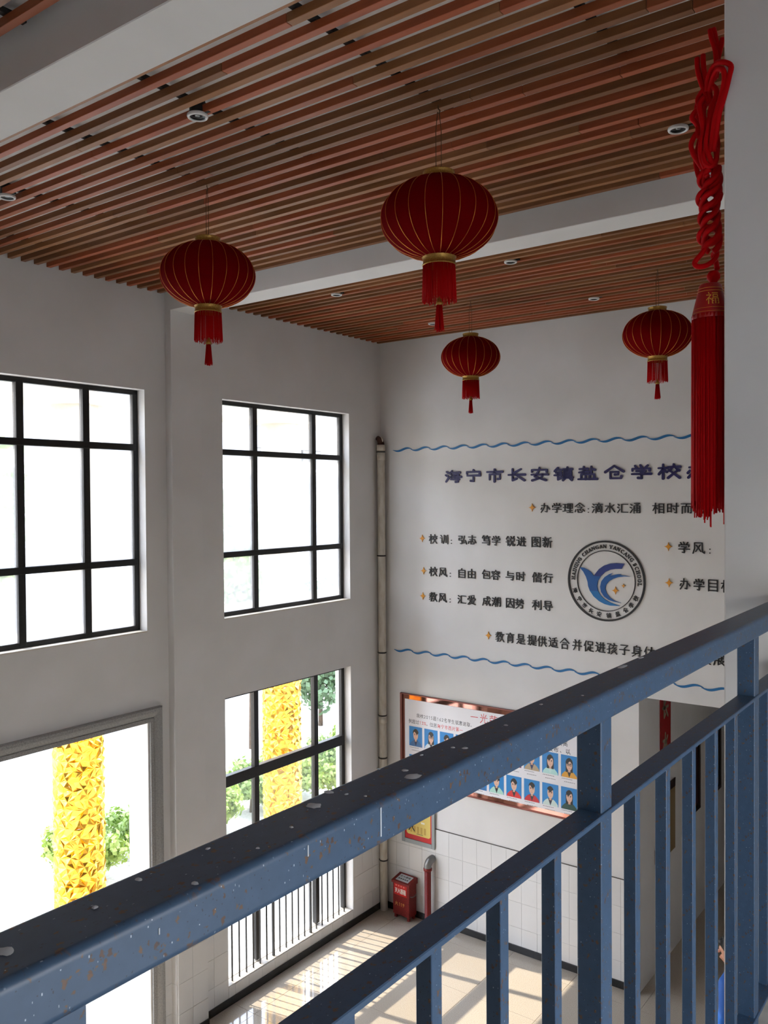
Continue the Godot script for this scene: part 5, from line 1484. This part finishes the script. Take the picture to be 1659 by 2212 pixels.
func build_outside() -> void:
	var ground := struct("ground", "pale sunlit paving outside the hall", "ground")
	obj("paving", cbox(Vector3(90, 0.2, 120)), M.paving, ground, Vector3(-44.9, -0.22, -5))
	obj("paving", cbox(Vector3(60, 0.2, 120)), M.paving, ground, Vector3(38.2, -0.22, -5))
	var step := struct("porch_floor", "pale stone porch floor under the portico", "porch")
	obj("slab", cbox(Vector3(2.5, 0.2, 22), 0.005), M.paving, step, Vector3(-1.5, -0.07, 3.2))
	var foil := foil_mesh(0.265, 3.75)
	var where := [3.265, -0.05, 6.58, -3.365]
	var labels := ["round portico column wrapped in gold foil outside the entrance door", "round portico column wrapped in gold foil behind the low window", "round foil-wrapped portico column beside the far door jamb", "round foil-wrapped portico column past the hall corner"]
	for i in 4:
		var c := thing("portico_column", labels[i], "column", Vector3(-1.85, 0.03, where[i]), "portico columns outside the window wall")
		obj("shaft", lathe([[0.0, 6.42], [0.26, 6.42], [0.26, 0.0], [0.0, 0.0]], 36, -1), M.column, c)
		obj("foil_wrap", foil, M.foil, c, Vector3(0, 0.01, 0), Vector3(0, i * 1.3, 0))
	var en := struct("portico_beam", "cream beam carried by the portico columns", "beam")
	obj("beam", cbox(Vector3(0.62, 0.75, 22), 0.01), M.column, en, Vector3(-1.85, 6.82, 3.2))
	# low hedge in front of the portico
	var g := RandomNumberGenerator.new()
	g.seed = 100
	var hedge := ["hedge shrub standing at the entrance end of the row", "hedge shrub second from the entrance end", "hedge shrub third from the entrance end", "hedge shrub just before the foil column seen through the low window", "hedge shrub behind the foil column seen through the low window", "hedge shrub just past the foil column seen through the low window", "hedge shrub third from the far end of the row", "hedge shrub second from the far end of the row", "hedge shrub standing at the far end of the row"]
	for i in 9:
		var z := 1.7 - i * 1.12
		var s := thing("hedge_shrub", "yellow-green " + hedge[i], "shrub", Vector3(-4.15, -0.12, z), "hedge shrubs outside")
		var cs := []
		for k in 14:
			cs.append([Vector3(g.randf_range(-0.6, 0.65), g.randf_range(0.3, 0.66), g.randf_range(-0.3, 0.3)), 0.24])
		obj("foliage", leaf_cloud(g, 3000, cs, 0.085), M["leaf_%d" % (i % 2)], s)
		obj("stem", tube([Vector3(0, 0, 0), Vector3(0.02, 0.3, 0.0), Vector3(0, 0.6, 0.03)], 0.03, 6, 0.012), M.bark, s)
	var trees := [[Vector3(-6.9, -0.12, -6.7), 3.4, 1.0, 2, "dark green bushy tree behind the hedge, beside the foil column"], [Vector3(-6.6, -0.12, -9.1), 4.2, 1.1, 2, "dark green bushy tree behind the hedge, farthest along the row"], [Vector3(-6.9, -0.12, -4.38), 6.0, 1.1, 1, "tall leafy tree rising before the panelled building"], [Vector3(-7.0, -0.12, 2.2), 6.6, 1.4, 1, "tall leafy tree outside the entrance, before the panelled building"], [Vector3(-6.0, -0.12, 3.2), 1.0, 0.55, 0, "small round bush on the paving outside the entrance"]]
	for t in trees:
		var o := thing("tree", t[4], "tree", t[0], "trees outside")
		var h: float = t[1]
		var cs := []
		for k in 18:
			cs.append([Vector3(g.randf_range(-1, 1) * t[2] * 0.6, h * g.randf_range(0.5 if h > 5.0 else 0.06, 0.95), g.randf_range(-1, 1) * t[2] * 0.6), t[2] * 0.5])
		obj("foliage", leaf_cloud(g, 4200, cs, 0.15), M["leaf_%d" % t[3]], o)
		obj("trunk", tube([Vector3(0, 0, 0), Vector3(0.05, h * 0.35, 0.03), Vector3(-0.04, h * 0.75, 0.0)], 0.06, 8, 0.02), M.bark, o)
	# annex clad in stone panels
	var a := thing("panelled_annex", "pale building clad in large stone panels beyond the portico", "building", Vector3(-16.0, -0.12, -12.3))
	obj("wall", cbox(Vector3(6.0, 6.5, 21.0)), M.facade_b, a, Vector3(-3.05, 3.25, 0))
	for j in 6:
		for i in 12:
			obj("panel", cbox(Vector3(0.05, 1.06, 1.735), 0.004), M.panel, a, Vector3(-0.028, 0.57 + j * 1.075, -9.62 + i * 1.75))
	obj("coping", cbox(Vector3(6.3, 0.14, 21.3), 0.01), M.panel, a, Vector3(-3.05, 6.57, 0))
	# apartment blocks far behind
	for b in 2:
		var o := thing("apartment_block", ["grey apartment block with balconies far beyond the panelled building", "cream apartment block with balconies far beyond the entrance"][b], "building", [Vector3(-30, -0.12, -26), Vector3(-42, -0.12, 14)][b])
		var wall: Material = [M.facade_b, M.facade][b]
		obj("wall", cbox(Vector3(9, 16, 26), 0.02), wall, o, Vector3(-4.5, 8, 0))
		for f in 5:
			for i in 6:
				var z := -10.8 + i * 4.3
				var y := 1.6 + f * 3.1
				var w := obj("window", cbox(Vector3(0.12, 1.5, 1.8), 0.01), M.frame, o, Vector3(0.02, y, z))
				for s in [-1.0, 1.0]:
					obj("pane", cbox(Vector3(0.04, 1.36, 0.80)), M.far_glass, w, Vector3(0.06, 0, s * 0.43))
				if i % 2 == 0:
					obj("balcony_slab", cbox(Vector3(1.3, 0.16, 3.4), 0.01), M.facade, o, Vector3(0.6, y - 0.95, z))
					obj("balcony_rail", cbox(Vector3(0.06, 0.95, 3.4), 0.01), wall, o, Vector3(1.2, y - 0.4, z))
		obj("parapet", cbox(Vector3(9.3, 0.5, 26.3), 0.02), M.facade, o, Vector3(-4.5, 16.2, 0))

# ---------------------------------------------------------------- scene
func _ready() -> void:
	# camera: eye 5.35 m above the hall floor, on the upper gallery
	var cam := Camera3D.new()
	cam.name = "camera"
	cam.fov = 61.8
	cam.near = 0.05
	cam.far = 300.0
	add_child(cam)
	cam.position = Vector3(6.680, 5.400, 8.904)
	cam.rotation = Vector3(deg_to_rad(-1.0), deg_to_rad(36.68), deg_to_rad(-0.39))
	cam.current = true
	# hazy bright sky
	var env := Environment.new()
	env.background_mode = Environment.BG_SKY
	var sky := Sky.new()
	var sm := ProceduralSkyMaterial.new()
	sm.sky_top_color = Color(0.70, 0.75, 0.84)
	sm.sky_horizon_color = Color(0.97, 0.95, 0.92)
	sm.sky_curve = 0.18
	sm.ground_bottom_color = Color(0.5, 0.5, 0.48)
	sm.ground_horizon_color = Color(0.75, 0.76, 0.77)
	sm.sky_energy_multiplier = 2.5
	sm.ground_energy_multiplier = 0.8
	sm.sun_angle_max = 20.0
	sky.sky_material = sm
	env.sky = sky
	env.tonemap_mode = Environment.TONE_MAPPER_LINEAR
	env.tonemap_exposure = 2.0
	env.sdfgi_enabled = true
	env.ssao_enabled = true
	env.ssil_enabled = true
	var we := WorldEnvironment.new()
	we.name = "world"
	we.environment = env
	add_child(we)
	# sun from beyond the window wall
	var sun := DirectionalLight3D.new()
	sun.name = "sun"
	sun.light_color = Color(1.0, 0.95, 0.87)
	sun.light_energy = 1.2
	sun.light_angular_distance = 0.6
	sun.shadow_enabled = true
	add_child(sun)
	sun.look_at_from_position(Vector3.ZERO, Vector3(1.0, -1.08, -0.176))
	rng.seed = 2015
	materials()
	build_shell()
	build_outside()
	build_railing()
	build_guards()
	build_lanterns()
	build_knot()
	build_lettering()
	build_emblem()
	build_board()
	build_corner_things()
	build_downlights()
	build_corridor_things()
	build_person()
